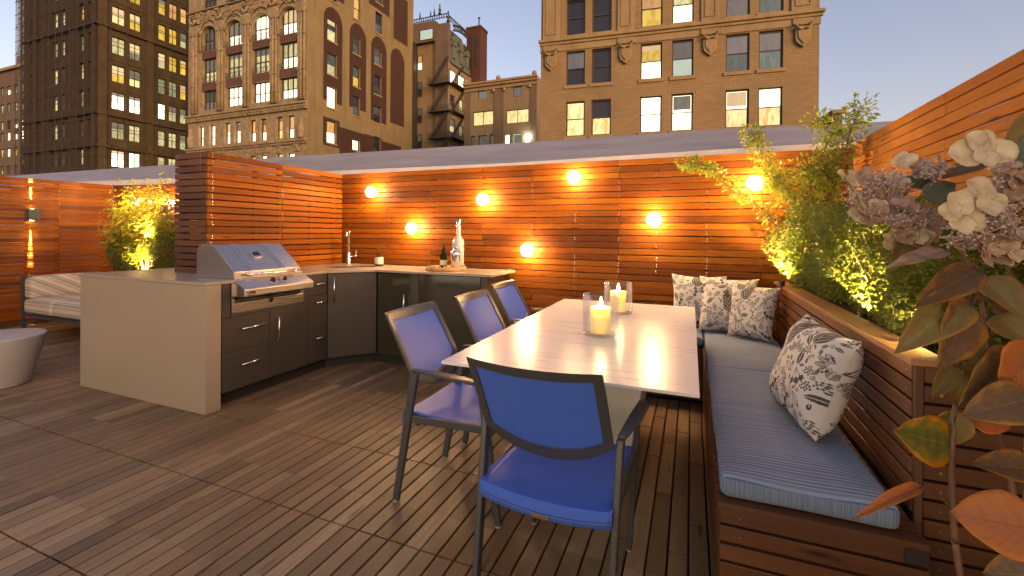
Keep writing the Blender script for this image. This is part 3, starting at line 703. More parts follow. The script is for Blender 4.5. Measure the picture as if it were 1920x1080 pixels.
# ------------------------------------------------------------------ dining table
tb = thing('dining_table', 'long white-washed rectangular dining table with candles on it', 'table', (-.458,0,0))
TZ = .742
tt = MB(); tt.prism([(-.490,1.592),(.488,1.592),(.488,3.50),(-.490,3.50)], 'z', TZ-.012, TZ).build('tabletop', M['white_table'], tb, bevel=.002)
MB().box(-.40,.40,1.75,3.34,TZ-.036,TZ-.0125).build('apron', M['whitepanel'], tb)
def frustum(b, t, z0, z1):
    mb = MB(); (x0,x1,y0,y1) = b; (X0,X1,Y0,Y1) = t
    mb.v = [(x0,y0,z0),(x1,y0,z0),(x1,y1,z0),(x0,y1,z0),(X0,Y0,z1),(X1,Y0,z1),(X1,Y1,z1),(X0,Y1,z1)]
    mb.f = [(0,3,2,1),(4,5,6,7),(0,1,5,4),(1,2,6,5),(2,3,7,6),(3,0,4,7)]; return mb
frustum((-.16,.16,2.27,2.90),(-.275,.275,2.13,3.05),0,TZ-.037).build('pedestal', M['whitepanel'], tb, bevel=.004)

# ------------------------------------------------------------------ candles
def ring_glass(r, h, t=.004):
    return MB().lathe([(0,.0),(r-.006,.0),(r,.006),(r,h-.002),(r-.002,h),(r-t,h-.002),(r-t,.012),(r-t-.006,.009),(0,.009)], seg=40)
M['flame'] = emit('candle_flame', (1,.66,.25), 260)
for i, (x, y, r, h, la, lb) in enumerate(((-.437,2.34,.093,.212,'clear glass hurricane cylinder on the table nearer the blue chair','thick yellow pillar candle burning in the nearer glass cylinder'),
                                          (-.450,3.03,.095,.205,'clear glass hurricane cylinder on the table nearer the fence','thick yellow pillar candle burning in the glass nearer the fence'))):
    hv = thing('hurricane_glass', la, 'candle holder', (x,y,TZ+.001), 0, 'candle glasses on the table')
    ring_glass(r,h).build('glass_cylinder', M['glass'], hv, smooth=True)
    cd = thing('pillar_candle', lb, 'candle', (x,y,TZ+.0115), 0, 'pillar candles on the table')
    MB().lathe([(0,0),(.050,0),(.052,.003),(.052,.128),(.049,.134),(.046,.130),(.030,.124),(0,.122)], seg=30).build('wax', M['wax'], cd, smooth=True)
    MB().tube([(0,0,.121),(.001,0,.130),(.003,0,.136)], .0014, 6).build('wick', M['black'], cd)
    MB().lathe([(0,.128),(.0060,.133),(.0085,.143),(.0070,.158),(.0035,.174),(0,.186)], c=(.002,0,0), seg=12).build('flame', M['flame'], cd, smooth=True)

# ------------------------------------------------------------------ chairs
def bez(a, b, c, d, n):
    return [tuple(((1-t)**3)*a[i]+3*((1-t)**2)*t*b[i]+3*(1-t)*t*t*c[i]+t**3*d[i] for i in range(3)) for t in [q/n for q in range(n+1)]]
def back_pt(u, v):
    """u -1..1 across, v 0 bottom..1 top: surface of the backrest; the lower edge bows down in a curve"""
    ztop = .876 - .004*(1-u*u); zb = .606 - .088*(1-abs(u)**2.3)
    z = zb + (ztop-zb)*v
    s = (z-.53)/(.868-.53); hw = .222 - .007*s
    y = -.135 - .195*((z-.50)/.368)**1.1 if z > .50 else -.135
    y -= .034*(1-u*u)*(.4+.6*s)                            # shallow hollow that holds the sitter's back
    return (u*hw, y, z)
def make_chair(label):
    t = thing('dining_chair', label, 'chair', (0,0,0), 0, 'blue sling dining chairs round the table')
    for sx in (-1,1):
        # rear leg runs from the floor up to the arm joint; front leg from the floor to the end of the arm
        l = MB(); l.bar((sx*.222,-.262,.006),(sx*.236,-.150,.625),.020,.034,up=(0,1,0),w2=.024,t2=.040); l.build('leg', M['frame'], t, bevel=.006, seg=3)
        l = MB(); l.bar((sx*.205,.258,.006),(sx*.232,.215,.40),.020,.032,up=(0,1,0)).bar((sx*.232,.215,.40),(sx*.243,.190,.606),.020,.032,up=(0,1,0)); l.build('leg', M['frame'], t, bevel=.005, seg=3)
        for (fx,fy) in ((.222,-.262),(.205,.258)):
            MB().lathe([(.013,0),(.014,.003),(.014,.0058)], c=(sx*fx,fy,0), seg=12).build('foot_glide', M['foot'], t)
        ap = bez((sx*.240,-.165,.634),(sx*.262,-.03,.642),(sx*.272,.10,.640),(sx*.262,.185,.628),7)
        a = MB(); n0 = 0
        for i, p in enumerate(ap):
            w_ = (.026,.034,.042,.046,.046,.044,.040,.032)[i]; th = .013
            for (dx,dz) in ((-w_/2,-th/2),(w_/2,-th/2),(w_/2,th/2),(-w_/2,th/2)): a.v.append((p[0]+dx,p[1],p[2]+dz))
        for i in range(7):
            for q in range(4): a.f.append((i*4+q,i*4+(q+1)%4,(i+1)*4+(q+1)%4,(i+1)*4+q))
        a.f += [(3,2,1,0),(28,29,30,31)]
        a.build('armrest', M['frame'], t, bevel=.004, seg=3)
        MB().bar((sx*.226,-.205,.405),(sx*.226,.222,.418),.018,.036).build('side_rail', M['frame'], t, bevel=.004)
    MB().bar((-.22,.208,.40),(.22,.208,.40),.02,.03).build('front_rail', M['frame'], t, bevel=.004)
    MB().bar((-.22,-.150,.385),(.22,-.150,.385),.02,.026).build('rear_rail', M['frame'], t, bevel=.004)
    # backrest frame: a closed flat bar following the outline of the back
    NU = 20; out = []
    for i in range(NU+1): out.append((-1+2*i/NU, 1))
    for i in range(1,8): out.append((1, 1-i/8))
    for i in range(NU+1): out.append((1-2*i/NU, 0))
    for i in range(1,8): out.append((-1, i/8))
    fr = MB(); n = len(out)
    for (u,v) in out:
        p = Vector(back_pt(u,v))
        c = Vector(back_pt(u*.80 if abs(u) < .999 else u*.872, .90 if v > .999 else (.155 if v < .001 else v)))
        if abs(u) > .999 and .001 < v < .999: c = Vector(back_pt(u*.872, v))
        if abs(u) > .999 and (v > .999 or v < .001): c = Vector(back_pt(u*.872, .905 if v > .5 else .135))
        elif v > .999 or v < .001: c = Vector(back_pt(u*.872, .905 if v > .5 else .135))
        nrm = Vector((0,-.93,.36)); 
        for q in (p+nrm*.010, c+nrm*.010, c-nrm*.010, p-nrm*.010): fr.v.append(tuple(q))
    for i in range(n):
        j = (i+1)%n
        for q in range(4): fr.f.append((i*4+q,i*4+(q+1)%4,j*4+(q+1)%4,j*4+q))
    fr.build('back_frame', M['frame'], t, bevel=.004, seg=3)
    pn = MB(); NV = 12
    for th in (.0015,-.0015):
        for j in range(NV+1):
            for i in range(NU+1):
                p = back_pt((-1+2*i/NU)*.862, .148+.758*j/NV); pn.v.append((p[0],p[1]-th,p[2]))
    for s_ in (0,1):
        o_ = s_*(NU+1)*(NV+1)
        for j in range(NV):
            for i in range(NU):
                a_ = o_+j*(NU+1)+i; pn.f.append((a_,a_+1,a_+NU+2,a_+NU+1))
    pn.build('back_sling', M['sling'], t, smooth=True, fixn=False)
    # seat sling with its hem folded down over the rear rail
    st = MB(); NS = 16; row = []
    prof_ = [(-.226,.378),(-.2265,.400),(-.2265,.4245),(-.222,.4285),(-.205,.4300),(-.15,.434),(-.05,.428),(.08,.426),(.16,.432),(.215,.438),(.236,.428),(.238,.408)]
    for (y,z) in prof_:
        for i in range(NS+1):
            u = -1+2*i/NS; sag = -.012*(1-u*u)
            hem = -.006*(1-u*u) if z < .42 and y < 0 else 0
            yb = -.012*(1-u*u) if y < -.14 else (.012*(1-u*u) if y > .2 else 0)
            st.v.append((u*.224, y+yb, z+sag+hem))
    for j in range(len(prof_)-1):
        for i in range(NS):
            a_ = j*(NS+1)+i; st.f.append((a_,a_+1,a_+NS+2,a_+NS+1))
    so = st.build('seat_sling', M['sling'], t, smooth=True, fixn=False); so.data.set_sharp_from_angle(angle=R(22)); md = so.modifiers.new('s','SOLIDIFY'); md.thickness = .003
    hm = MB(); hm.tube([((-1+2*i/NS)*.222, -.2345-.012*(1-(-1+2*i/NS)**2), .398-.018*(1-(-1+2*i/NS)**2)) for i in range(NS+1)], .0012, 5); hm.build('hem_stitch', M['hem'], t)
    MB().box(-.030,.030,-.2425,-.2400,.364,.377).build('maker_tag', M['tagm'], t, bevel=.001)
    return t
ch = make_chair('blue sling chair at the head of the table, its back towards us')
ch.location = (-.432,1.590,0); ch.rotation_euler = (0,0,R(-1.5))
for (x, y, a, lb) in ((-1.02,1.975,-90.5,'violet-blue sling chair at the side of the table next to the head chair'),
                      (-.985,2.60,-91,'middle blue sling chair of the three facing the bench across the table'),
                      (-1.05,3.27,-90,'blue sling chair at the side of the table by the fence end')):
    c = copy_tree(ch); c.location = (x,y,0); c.rotation_euler = (0,0,R(a)); c['label'] = lb

# ------------------------------------------------------------------ built-in bench and planter
bn = thing('built_in_bench', 'slatted wood corner bench along the planter and back fence', 'bench')
BX0, BX1, BY0, BY1 = .088, .605, 1.535, 4.02
def slats(parent, axis, c, a, b, z_list, h, mat, t=.020, sign=-1, seed=0):
    r = random.Random(seed)
    for z in z_list:
        d = r.uniform(-.001,.001); lo, hi = sorted((c+d, c+d-sign*t)); mb = MB()
        if axis == 'x': mb.box(a, b, lo, hi, z, z+h)
        else: mb.box(lo, hi, a, b, z, z+h)
        mb.build('slat', mat, parent, bevel=.002, seg=1, fixn=False)
zs = [.372-.0566*k for k in range(7)]
slats(bn, 'y', BX0, BY0+.022, BY1, zs, .0475, M['bench_y'], seed=1)
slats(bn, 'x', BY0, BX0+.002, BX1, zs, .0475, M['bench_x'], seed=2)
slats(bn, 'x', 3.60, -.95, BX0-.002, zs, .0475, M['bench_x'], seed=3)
slats(bn, 'y', -.95, 3.622, BY1, zs, .0475, M['bench_y'], seed=4, sign=-1)
for y in [BY0+.004+.0566*k*1.0 for k in range(0,43)]:
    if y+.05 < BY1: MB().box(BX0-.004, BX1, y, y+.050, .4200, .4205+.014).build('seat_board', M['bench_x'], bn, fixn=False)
for x in [-.95+.0566*k for k in range(18)]: MB().box(x, x+.050, 3.60, BY1, .4200, .434).build('seat_board', M['bench_y'], bn, fixn=False)
MB().box(BX0+.026,BX1-.01,BY0+.026,BY1,.002,.4195).build('bench_core', M['dark_under'], bn)
MB().box(-.925,BX0,3.625,BY1,.002,.4195).build('bench_core', M['dark_under'], bn)
sh = MB()
for z in zs:
    for x in (.145,.40): sh.box(x-.004,x+.004,BY0-.0022,BY0-.0012,z+.020,z+.028)
sh.build('screw_heads', M['screw'], bn, kind='stuff')
hg = MB().box(.548,.600,BY0-.006,BY0-.0025,.378,.418).build('dark_plate', M['kick'], bn, bevel=.001)  # small dark plate on the bench end

pl = thing('planter_box', 'long raised slatted wood planter behind the bench with a yellow-lit cap', 'planter')
PX, PY0, PZ = .617, 1.672, .90
zp = [.838-.0566*k for k in range(15)]
slats(pl, 'y', PX, PY0+.022, FY-.03, zp[:8], .0475, M['bench_y'], t=.020, seed=6)
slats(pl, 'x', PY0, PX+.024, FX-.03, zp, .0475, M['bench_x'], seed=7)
MB().box(PX+.004,PX+.022,PY0+.002,PY0+.020,.03,.886).build('corner_post', M['post'], pl)
sh = MB()
for z in zp:
    for x in (PX+.062,PX+.33): sh.box(x-.004,x+.004,PY0-.0022,PY0-.0012,z+.020,z+.028)
    sh.box(PX-.0022,PX-.0012,PY0+.045,PY0+.052,z+.020,z+.028) if z > .5 else None
sh.build('screw_heads', M['screw'], pl, kind='stuff')
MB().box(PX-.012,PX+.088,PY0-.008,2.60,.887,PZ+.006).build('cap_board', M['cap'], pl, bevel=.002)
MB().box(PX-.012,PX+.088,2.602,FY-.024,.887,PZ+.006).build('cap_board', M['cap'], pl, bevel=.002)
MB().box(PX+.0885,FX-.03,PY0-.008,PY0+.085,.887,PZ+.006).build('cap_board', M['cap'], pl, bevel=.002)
MB().box(PX+.03,FX-.03,PY0+.026,FY-.026,.01,.84).build('soil_bed', M['soil'], pl)

# cushions
def cushion(name, x0, x1, y0, y1, z0, z1, mat, label, cat='cushion', group=None, seed=1, nx=34, ny=60, r=.024, puff=.006):
    """boxed foam cushion with a softly domed top, rounded edges and a little sag"""
    rr = random.Random(seed); mb = MB(); ph = [rr.uniform(0,6.28) for _ in range(6)]
    L_, W_, H = (y1-y0)/2, (x1-x0)/2, (z1-z0)/2; cx, cy, cz = (x0+x1)/2, (y0+y1)/2, (z0+z1)/2
    def f(u):   # rounded box mapping
        return u
    faces = {}
    import itertools
    def P(a, b, c):
        p = Vector((a*W_, b*L_, c*H)); q = Vector((max(-W_+r,min(W_-r,p.x)), max(-L_+r,min(L_-r,p.y)), max(-H+r,min(H-r,p.z))))
        d = p-q
        if d.length > 1e-9: p = q + d.normalized()*r
        if c > 0: p.z += puff*(1-abs(a)**3)*(1-abs(b)**6) + .0038*math.sin(p.y*11+ph[0]+math.sin(p.x*13+ph[2]))
        p.x += .0018*math.sin(p.y*11+ph[1]); p.y += .0018*math.sin(p.x*14+ph[3])
        return (cx+p.x, cy+p.y, cz+p.z)
    us = [-1,-.985,-.96,-.93]+[-.86+1.72*i/(nx-1) for i in range(nx)]+[.93,.96,.985,1]
    vs = [-1,-.99,-.97,-.95]+[-.92+1.84*i/(ny-1) for i in range(ny)]+[.95,.97,.99,1]
    ws = [-1,-.9,-.7,-.4,0,.4,.7,.9,1]
    def grid(A, B, fn, flip):
        n0 = len(mb.v)
        for a in A:
            for b in B: mb.v.append(fn(a,b))
        nb = len(B)
        for i in range(len(A)-1):
            for j in range(nb-1):
                q = (n0+i*nb+j, n0+(i+1)*nb+j, n0+(i+1)*nb+j+1, n0+i*nb+j+1); mb.f.append(q[::-1] if flip else q)
    grid(us, vs, lambda a,b: P(a,b,1), False); grid(us, vs, lambda a,b: P(a,b,-1), True)
    grid(us, ws, lambda a,b: P(a,-1,b), False); grid(us, ws, lambda a,b: P(a,1,b), True)
    grid(vs, ws, lambda a,b: P(-1,a,b), True); grid(vs, ws, lambda a,b: P(1,a,b), False)
    o = mb.build(name, mat, None, smooth=True, fixn=False)
    import bmesh
    bm = bmesh.new(); bm.from_mesh(o.data); bmesh.ops.remove_doubles(bm, verts=bm.verts, dist=1e-5); bmesh.ops.recalc_face_normals(bm, faces=bm.faces); bm.to_mesh(o.data); bm.free()
    return tag(o, label, cat, group)
cushion('seat_cushion', .094,.556,1.562,2.845,.4365,.504, M['cushion'], 'long blue-grey striped seat cushion at the near end of the bench', seed=1)
cushion('seat_cushion', .096,.585,2.852,4.010,.4365,.502, M['cushion'], 'shorter seat cushion in the bench corner under the three pillows', seed=2)
cushion('seat_cushion', -.94,.088,3.595,4.010,.4365,.502, M['cushion'], 'seat cushion of the bench section running behind the table end', seed=3)

# printed pillows
def leaf_print(n, seed):
    """grey plant print on a unit square, as a darkness value 0..1 at each grid point"""
    r = np.random.RandomState(seed)
    X, Y = np.meshgrid((np.arange(n)+.5)/n, (np.arange(n)+.5)/n, indexing='ij'); D = np.zeros((n,n)); taken = []
    def leaf(x, y, a, L_, W_, style=0):
        c, s = math.cos(a), math.sin(a); u = ((X-x)*c+(Y-y)*s)/L_; v = (-(X-x)*s+(Y-y)*c)/W_
        prof = np.sin(np.clip(u,0,1)*math.pi)**.8
        inside = (u > 0)&(u < 1)&(np.abs(v) < prof)
        vein = np.abs(v) < .10
        if style == 0: m = inside & ~vein
        elif style == 1: m = inside & ~vein & ~((np.abs(((u*7-np.abs(v)*1.6)%1)-.5) < .16))
        else: m = inside & ((np.abs(v) > prof-.28) | vein)
        D[m] = 1
    def line(x0,y0,x1,y1,w):
        dx, dy = x1-x0, y1-y0; t = np.clip(((X-x0)*dx+(Y-y0)*dy)/(dx*dx+dy*dy+1e-9),0,1)
        D[np.hypot(X-x0-t*dx, Y-y0-t*dy) < w] = 1
    def dot(x, y, rad): D[np.hypot(X-x, Y-y) < rad] = 1
    def sprig(x, y, a, L_):
        m = 4; line(x,y,x+L_*math.cos(a),y+L_*math.sin(a),.0045)
        for i in range(m):
            t = .15+.7*i/m; px, py = x+t*L_*math.cos(a), y+t*L_*math.sin(a)
            for s in (-1,1): leaf(px,py,a+s*.65,L_*.42*(1.1-t*.4),L_*.085,0)
        leaf(x+.8*L_*math.cos(a), y+.8*L_*math.sin(a), a, L_*.40, L_*.09, 0)
    def berries(x, y, rad):
        for i in range(14):
            aa = i*2.4; rr = rad*math.sqrt((i+.5)/14); dot(x+rr*math.cos(aa), y+rr*math.sin(aa), rad*.19)
    def bloom(x, y, a):
        for k in (-.5,0,.5):
            ex, ey = x+.13*math.cos(a+k), y+.13*math.sin(a+k); line(x,y,ex,ey,.0035)
            for q in range(5): dot(ex+.018*math.cos(a+q*1.25), ey+.018*math.sin(a+q*1.25), .0145)
    def fan(x, y, a):
        for q in range(-2,3): leaf(x+.03*math.cos(a+q*.55),y+.03*math.sin(a+q*.55),a+q*.55,.13-.012*abs(q),.024,1)
    tries = 0
    kinds = [('s',.17),('f',.125),('b',.07),('l',.09),('t',.10),('s',.17),('l',.08)]
    while tries < 900:
        tries += 1; k, rad = kinds[tries % 7] if tries < 500 else ('d',.035)
        x, y = r.uniform(.01,.99), r.uniform(.01,.99)
        if any(math.hypot(x-a,y-b) < (rad+c)*(.80 if tries < 140 else .66) for a,b,c in taken): continue
        taken.append((x,y,rad)); a = r.uniform(0,6.28) if k != 's' else r.uniform(1.0,2.1)
        if k == 's': sprig(x-.20*math.cos(a), y-.20*math.sin(a), a, .40)
        elif k == 'f': fan(x-.06*math.cos(a), y-.06*math.sin(a), a)
        elif k == 'b': berries(x, y, rad*.72)
        elif k == 'l': leaf(x-.08*math.cos(a), y-.08*math.sin(a), a, .17, .034, int(r.randint(3)))
        elif k == 't': bloom(x-.06*math.cos(a), y-.06*math.sin(a), a)
        else: berries(x, y, .022) if r.rand() < .5 else leaf(x-.03*math.cos(a), y-.03*math.sin(a), a, .07, .015, 0)
    return D
def pillow(bl, br, tr_, tl, thick, label, seed, group='printed throw pillows on the bench', N=150, facing=None):
    """a knife-edge pillow whose four corners are given; stuffed to both sides of the plane through them"""
    bl, br, tr_, tl = map(Vector, (bl,br,tr_,tl)); D = leaf_print(N+1, seed); r = random.Random(seed)
    nrm = (br-bl).cross(tl-bl).normalized(); cen = (bl+br+tr_+tl)/4
    mb = MB(); cols = []; ph = [r.uniform(0,6.28) for _ in range(8)]
    for side in (1,-1):
        for i in range(N+1):
            u = i/N
            for j in range(N+1):
                v = j/N; a = 2*u-1; b = 2*v-1
                # edges pulled in between the corners, as a stuffed cover does
                uu = u - .050*a*(1-b*b)*abs(a)**1.5; vv = v - .050*b*(1-a*a)*abs(b)**1.5
                p = (bl*(1-uu)+br*uu)*(1-vv)+(tl*(1-uu)+tr_*uu)*vv
                h = ((1-a**4)*(1-b**4))**.55; h = max(0,h)
                wr = .0035*math.sin(9*u+ph[0]+3*v)*math.sin(7*v+ph[1]) + .0028*math.sin(17*u*v+ph[2])+.004*math.sin(13*(u-v)+ph[3])*(abs(a*b))
                corner = .006*math.sin(26*(u+v)+ph[4])*(abs(a*b)**2)
                p = p + nrm*side*(thick/2*h + (wr+corner)*min(1,h*3)) ; p.z -= .004*(1-v)*0
                mb.v.append(tuple(p)); d = D[i,j] if side == 1 else D[N-i,j]; cols.append((d,d,d,1))
    n1 = (N+1)*(N+1)
    for s_ in (0,1):
        for i in range(N):
            for j in range(N):
                q = (s_*n1+i*(N+1)+j, s_*n1+(i+1)*(N+1)+j, s_*n1+(i+1)*(N+1)+j+1, s_*n1+i*(N+1)+j+1)
                mb.f.append(q if s_ == 0 else q[::-1])
    mb.col = cols
    o = mb.build('throw_pillow', M['print'], None, smooth=True, fixn=False)
    return tag(o, label, 'pillow', group)
pillow((.360,2.345,.512),(.425,1.915,.520),(.560,1.925,.895),(.490,2.375,.915), .185, 'large leaf-print pillow alone on the near seat cushion', 3, N=210)
pillow((.255,3.700,.515),(.525,3.545,.515),(.590,3.640,.895),(.295,3.800,.915), .13, 'leaf-print pillow turned into the bench corner, rightmost of the three', 8)
pillow((.055,3.780,.515),(.440,3.780,.515),(.490,3.930,.925),(.065,3.930,.935), .12, 'middle leaf-print pillow of the three against the back fence', 5)
pillow((-.150,3.865,.515),(.270,3.885,.515),(.270,3.985,.935),(-.150,3.975,.940), .09, 'leaf-print pillow furthest along the bench, half behind the middle one', 12)

# ------------------------------------------------------------------ plants
def leafcloud(mb, pts, size, r, aspect=.5, droop=0.0, fold=.25, dirs=None):
    for i, p in enumerate(pts):
        if dirs is not None and dirs[i] is not None: d = (Vector(dirs[i]).normalized()+Vector((r.gauss(0,.55),r.gauss(0,.55),r.gauss(0,.45)))).normalized()
        else: d = Vector((r.gauss(0,1),r.gauss(0,1),r.gauss(0,.8)-droop)).normalized()
        s = size*r.uniform(.65,1.3); sd_ = d.cross(Vector((r.gauss(0,1),r.gauss(0,1),r.gauss(0,1))))
        if sd_.length < 1e-3: continue
        sd_.normalize(); up = sd_.cross(d); p = Vector(p); n = len(mb.v)
        mid = p+d*s*.5
        mb.v += [tuple(p), tuple(mid+sd_*s*aspect*.5+up*s*fold*.3), tuple(p+d*s), tuple(mid-sd_*s*aspect*.5+up*s*fold*.3), tuple(mid-up*s*.02)]
        mb.f += [(n,n+4,n+1),(n+4,n+2,n+1),(n,n+3,n+4),(n+3,n+2,n+4)]
def blob_pts(r, c, rad, n, shell=.45, lump=.22, seed=0):
    ph = [r.uniform(0,6.28) for _ in range(6)]; out = []; dirs = []
    while len(out) < n:
        d = Vector((r.gauss(0,1),r.gauss(0,1),r.gauss(0,1))).normalized()
        k = 1+lump*math.sin(3.1*d.x*2+ph[0])*math.sin(2.7*d.y*2+ph[1])+lump*.6*math.sin(7*d.z+ph[2]+4*d.x)
        t = k*(1-shell*r.random()**1.6)
        out.append((c[0]+d.x*rad[0]*t, c[1]+d.y*rad[1]*t, c[2]+d.z*rad[2]*t)); dirs.append(d)
    return out, dirs
def shrub(label, c, rad, n, size, mat, stem_base, group=None, name='boxwood_shrub', seed=1, cat='shrub'):
    r = random.Random(seed); t = thing(name, label, cat, stem_base, 0, group); mb = MB()
    pts, dirs = blob_pts(r, (c[0]-stem_base[0],c[1]-stem_base[1],c[2]-stem_base[2]), rad, n)
    leafcloud(mb, pts, size, r, .55, dirs=dirs); mb.build('foliage', mat, t, fixn=False)
    tw = MB()
    for _ in range(26):
        q = pts[r.randrange(len(pts))]; m_ = (q[0]*.4,q[1]*.4,q[2]*.55); tw.tube([(0,0,0),m_,q],[.006,.004,.0012],5)
    tw.build('stems', M['bark'], t, fixn=False); return t
G = 'clipped shrubs in the long planter'
shrub('dark green small-leaved shrub at the far corner of the planter below the vine', (.83,3.55,1.175), (.275,.50,.335), 15000, .021, M['box'], (.86,3.55,.84), G, seed=1)
shrub('middle clipped shrub in the planter, brightly lit low on its front', (.86,2.78,1.165), (.235,.52,.315), 15000, .021, M['box'], (.88,2.78,.84), G, seed=2)
shrub('nearest clipped shrub in the planter behind the hydrangea', (.885,2.10,1.11), (.205,.44,.27), 13000, .021, M['box'], (.90,2.10,.84), G, seed=3)

def vine(label, base, shoots, seed, mat=None, size=.045, dens=1.0, name='jasmine_vine'):
    r = random.Random(seed); t = thing(name, label, 'vine', base); st = MB(); lf_ = MB(); pts = []; dirs = []
    B = Vector(base)
    for sh_, nleaf, spread in shoots:
        P = [Vector(p)-B for p in sh_]; path = []
        for a, b in zip(P[:-1], P[1:]):
            for q in range(6): path.append(a.lerp(b, q/6)+Vector((r.gauss(0,.004),r.gauss(0,.004),r.gauss(0,.004))))
        path.append(P[-1]); L_ = len(path)
        st.tube(path, [.0055*(1-.75*i/L_) for i in range(L_)], 6)
        for _ in range(int(nleaf*dens*1.6)):
            tpar = r.random()**.7; i = min(L_-2, int((.22+.78*tpar)*(L_-1))); p = path[i].lerp(path[i+1], r.random())
            side = Vector((r.gauss(0,1),r.gauss(0,.7),r.gauss(0,1))).normalized(); off = spread*r.random()**.6
            q = p+side*off; pts.append(tuple(q)); dirs.append(side+Vector((0,0,-.25)))
            if r.random() < .25: st.tube([p,q],[.0016,.0008],4,cap=False)
    leafcloud(lf_, pts, size, r, .42, dirs=dirs)
    st.build('stems', M['bark'], t, fixn=False); lf_.build('foliage', mat or M['vine'], t, fixn=False); return t
vine('yellow-green leafy vine reaching left across the fence over the bench corner', (.72,3.80,.845),
     [([(.72,3.80,.85),(.60,3.80,1.30),(.52,3.80,1.43),(.28,3.79,1.66),(.08,3.77,1.80),(-.06,3.76,1.83)], 330, .060),
      ([(.72,3.80,.85),(.74,3.82,1.35),(.62,3.80,1.60),(.52,3.79,1.80),(.43,3.78,1.98),(.41,3.77,2.04)], 300, .075),
      ([(.72,3.80,.85),(.76,3.78,1.35),(.68,3.76,1.55),(.60,3.74,1.66),(.50,3.73,1.72)], 300, .095),
      ([(.72,3.80,.85),(.80,3.80,1.40),(.80,3.78,1.62),(.74,3.77,1.78)], 260, .085)], 3, size=.040)
vine('taller vine climbing above the fence corner against the sky', (.93,3.85,.845),
     [([(.93,3.85,.85),(.92,3.82,1.45),(.97,3.80,1.75),(1.02,3.78,2.0),(1.10,3.78,2.17)], 330, .095),
      ([(.93,3.85,.85),(.92,3.82,1.50),(.88,3.80,1.80),(.90,3.79,2.02),(.82,3.78,2.12)], 260, .080),
      ([(.93,3.85,.85),(.95,3.80,1.50),(.90,3.76,1.68),(.84,3.74,1.76)], 230, .11)], 4, size=.042)

def uplight(label, loc, aim, energy, size=75, group='small uplights among the plants'):
    t = thing('plant_uplight', label, 'garden light', loc, 0, group)
    z = Vector(aim).normalized(); q = z.to_track_quat('Z','Y')
    h = MB(); h.tube([(0,0,-.05),(0,0,-.012)], .004, 6); h.build('spike', M['black'], t)
    b_ = MB(); b_.lathe([(0,-.03),(.016,-.03),(.020,.012),(.018,.012),(.015,.002),(0,.002)], seg=14); bo = b_.build('housing', M['black'], t); bo.rotation_euler = q.to_euler()
    e_ = MB().lathe([(0,.0032),(.0145,.0032)], seg=14).build('lens', M['lens'], t); e_.rotation_euler = q.to_euler()
    l = bpy.data.lights.new('lamp', 'SPOT'); l.energy = energy; l.spot_size = R(size); l.spot_blend = .8; l.shadow_soft_size = .012; l.color = (1,.70,.25)
    lo = bpy.data.objects.new('lamp', l); C.objects.link(lo); lo.parent = t; lo.location = z*.016; lo.rotation_euler = (-z).to_track_quat('Z','Y').to_euler()
    return t
uplight('small uplight at the foot of the middle planter shrub', (.722,2.47,.905), (.35,.25,1), 60, 120)
uplight('small uplight at the far planter corner behind the pillows', (.60,3.66,.93), (-.02,.03,1), 75, 135)
uplight('small downlight on a stake near the front end of the planter cap', (.80,1.86,1.05), (-.5,.25,-.6), 12, 130)  # stake lamp pointing down, placed to light the cap yellow

# ------------------------------------------------------------------ hydrangea in front
def spot(px, py, d):
    """a place d metres ahead of where the photographer stood, used once to place the hydrangea's own nodes"""
    return Vector((0,0,CAMH)) + (RIGHT*((px-960)/FPX) - UP*((py-439.52)/FPX) + FWD)*d
hy = thing('hydrangea', 'hydrangea bush with faded flower heads and large autumn leaves leaning in beside the planter', 'hydrangea', (.42,.95,0))
HB = Vector((.42,.95,0))
pot = thing('plant_pot', 'dark round pot holding the hydrangea, below the bottom edge', 'pot', (.46,.80,0))
MB().lathe([(0,.001),(.13,.001),(.18,.30),(.185,.32),(.17,.32),(.165,.28),(0,.28)], seg=28).build('pot_body', M['frame'], pot, smooth=True)
def H(px, py, d): return spot(px,py,d)-HB
stem_m = MB()
def stem(pts, r0, r1, mbs=None):
    P = [p if isinstance(p, Vector) else H(*p) for p in pts]; path = []
    for i in range(len(P)-1):
        a = P[max(i-1,0)]; b = P[i]; c = P[i+1]; d = P[min(i+2,len(P)-1)]
        for q in range(6):
            t = q/6; path.append(.5*((2*b)+(c-a)*t+(2*a-5*b+4*c-d)*t*t+(3*b-a-3*c+d)*t**3))
    path.append(P[-1]); n = len(path)
    (mbs or stem_m).tube(path, [r0+(r1-r0)*i/(n-1) for i in range(n)], 8)
    return path
foot = Vector((.03,-.14,.28))
def one_stem(*pts, r0=.0075, r1=.004):
    r0 *= .62; r1 *= .62
    m_ = MB(); stem([foot+Vector((rnd.uniform(-.05,.05),rnd.uniform(-.05,.05),0))]+list(pts), r0, r1, m_); m_.build('stem', M['hstem'], hy, smooth=True, fixn=False)
one_stem((1800,1075,.66),(1791,1010,.66),(1786,930,.66),(1786,800,.665),(1792,760,.67), r0=.008, r1=.0055)
one_stem((1905,960,.70),(1880,850,.70),(1868,790,.70),(1882,720,.70),(1858,650,.70),(1840,566,.70),(1815,500,.70),(1795,450,.70), r0=.0075, r1=.0045)
one_stem((1925,1000,.76),(1930,700,.76),(1905,560,.76),(1880,470,.76), r0=.007, r1=.004)
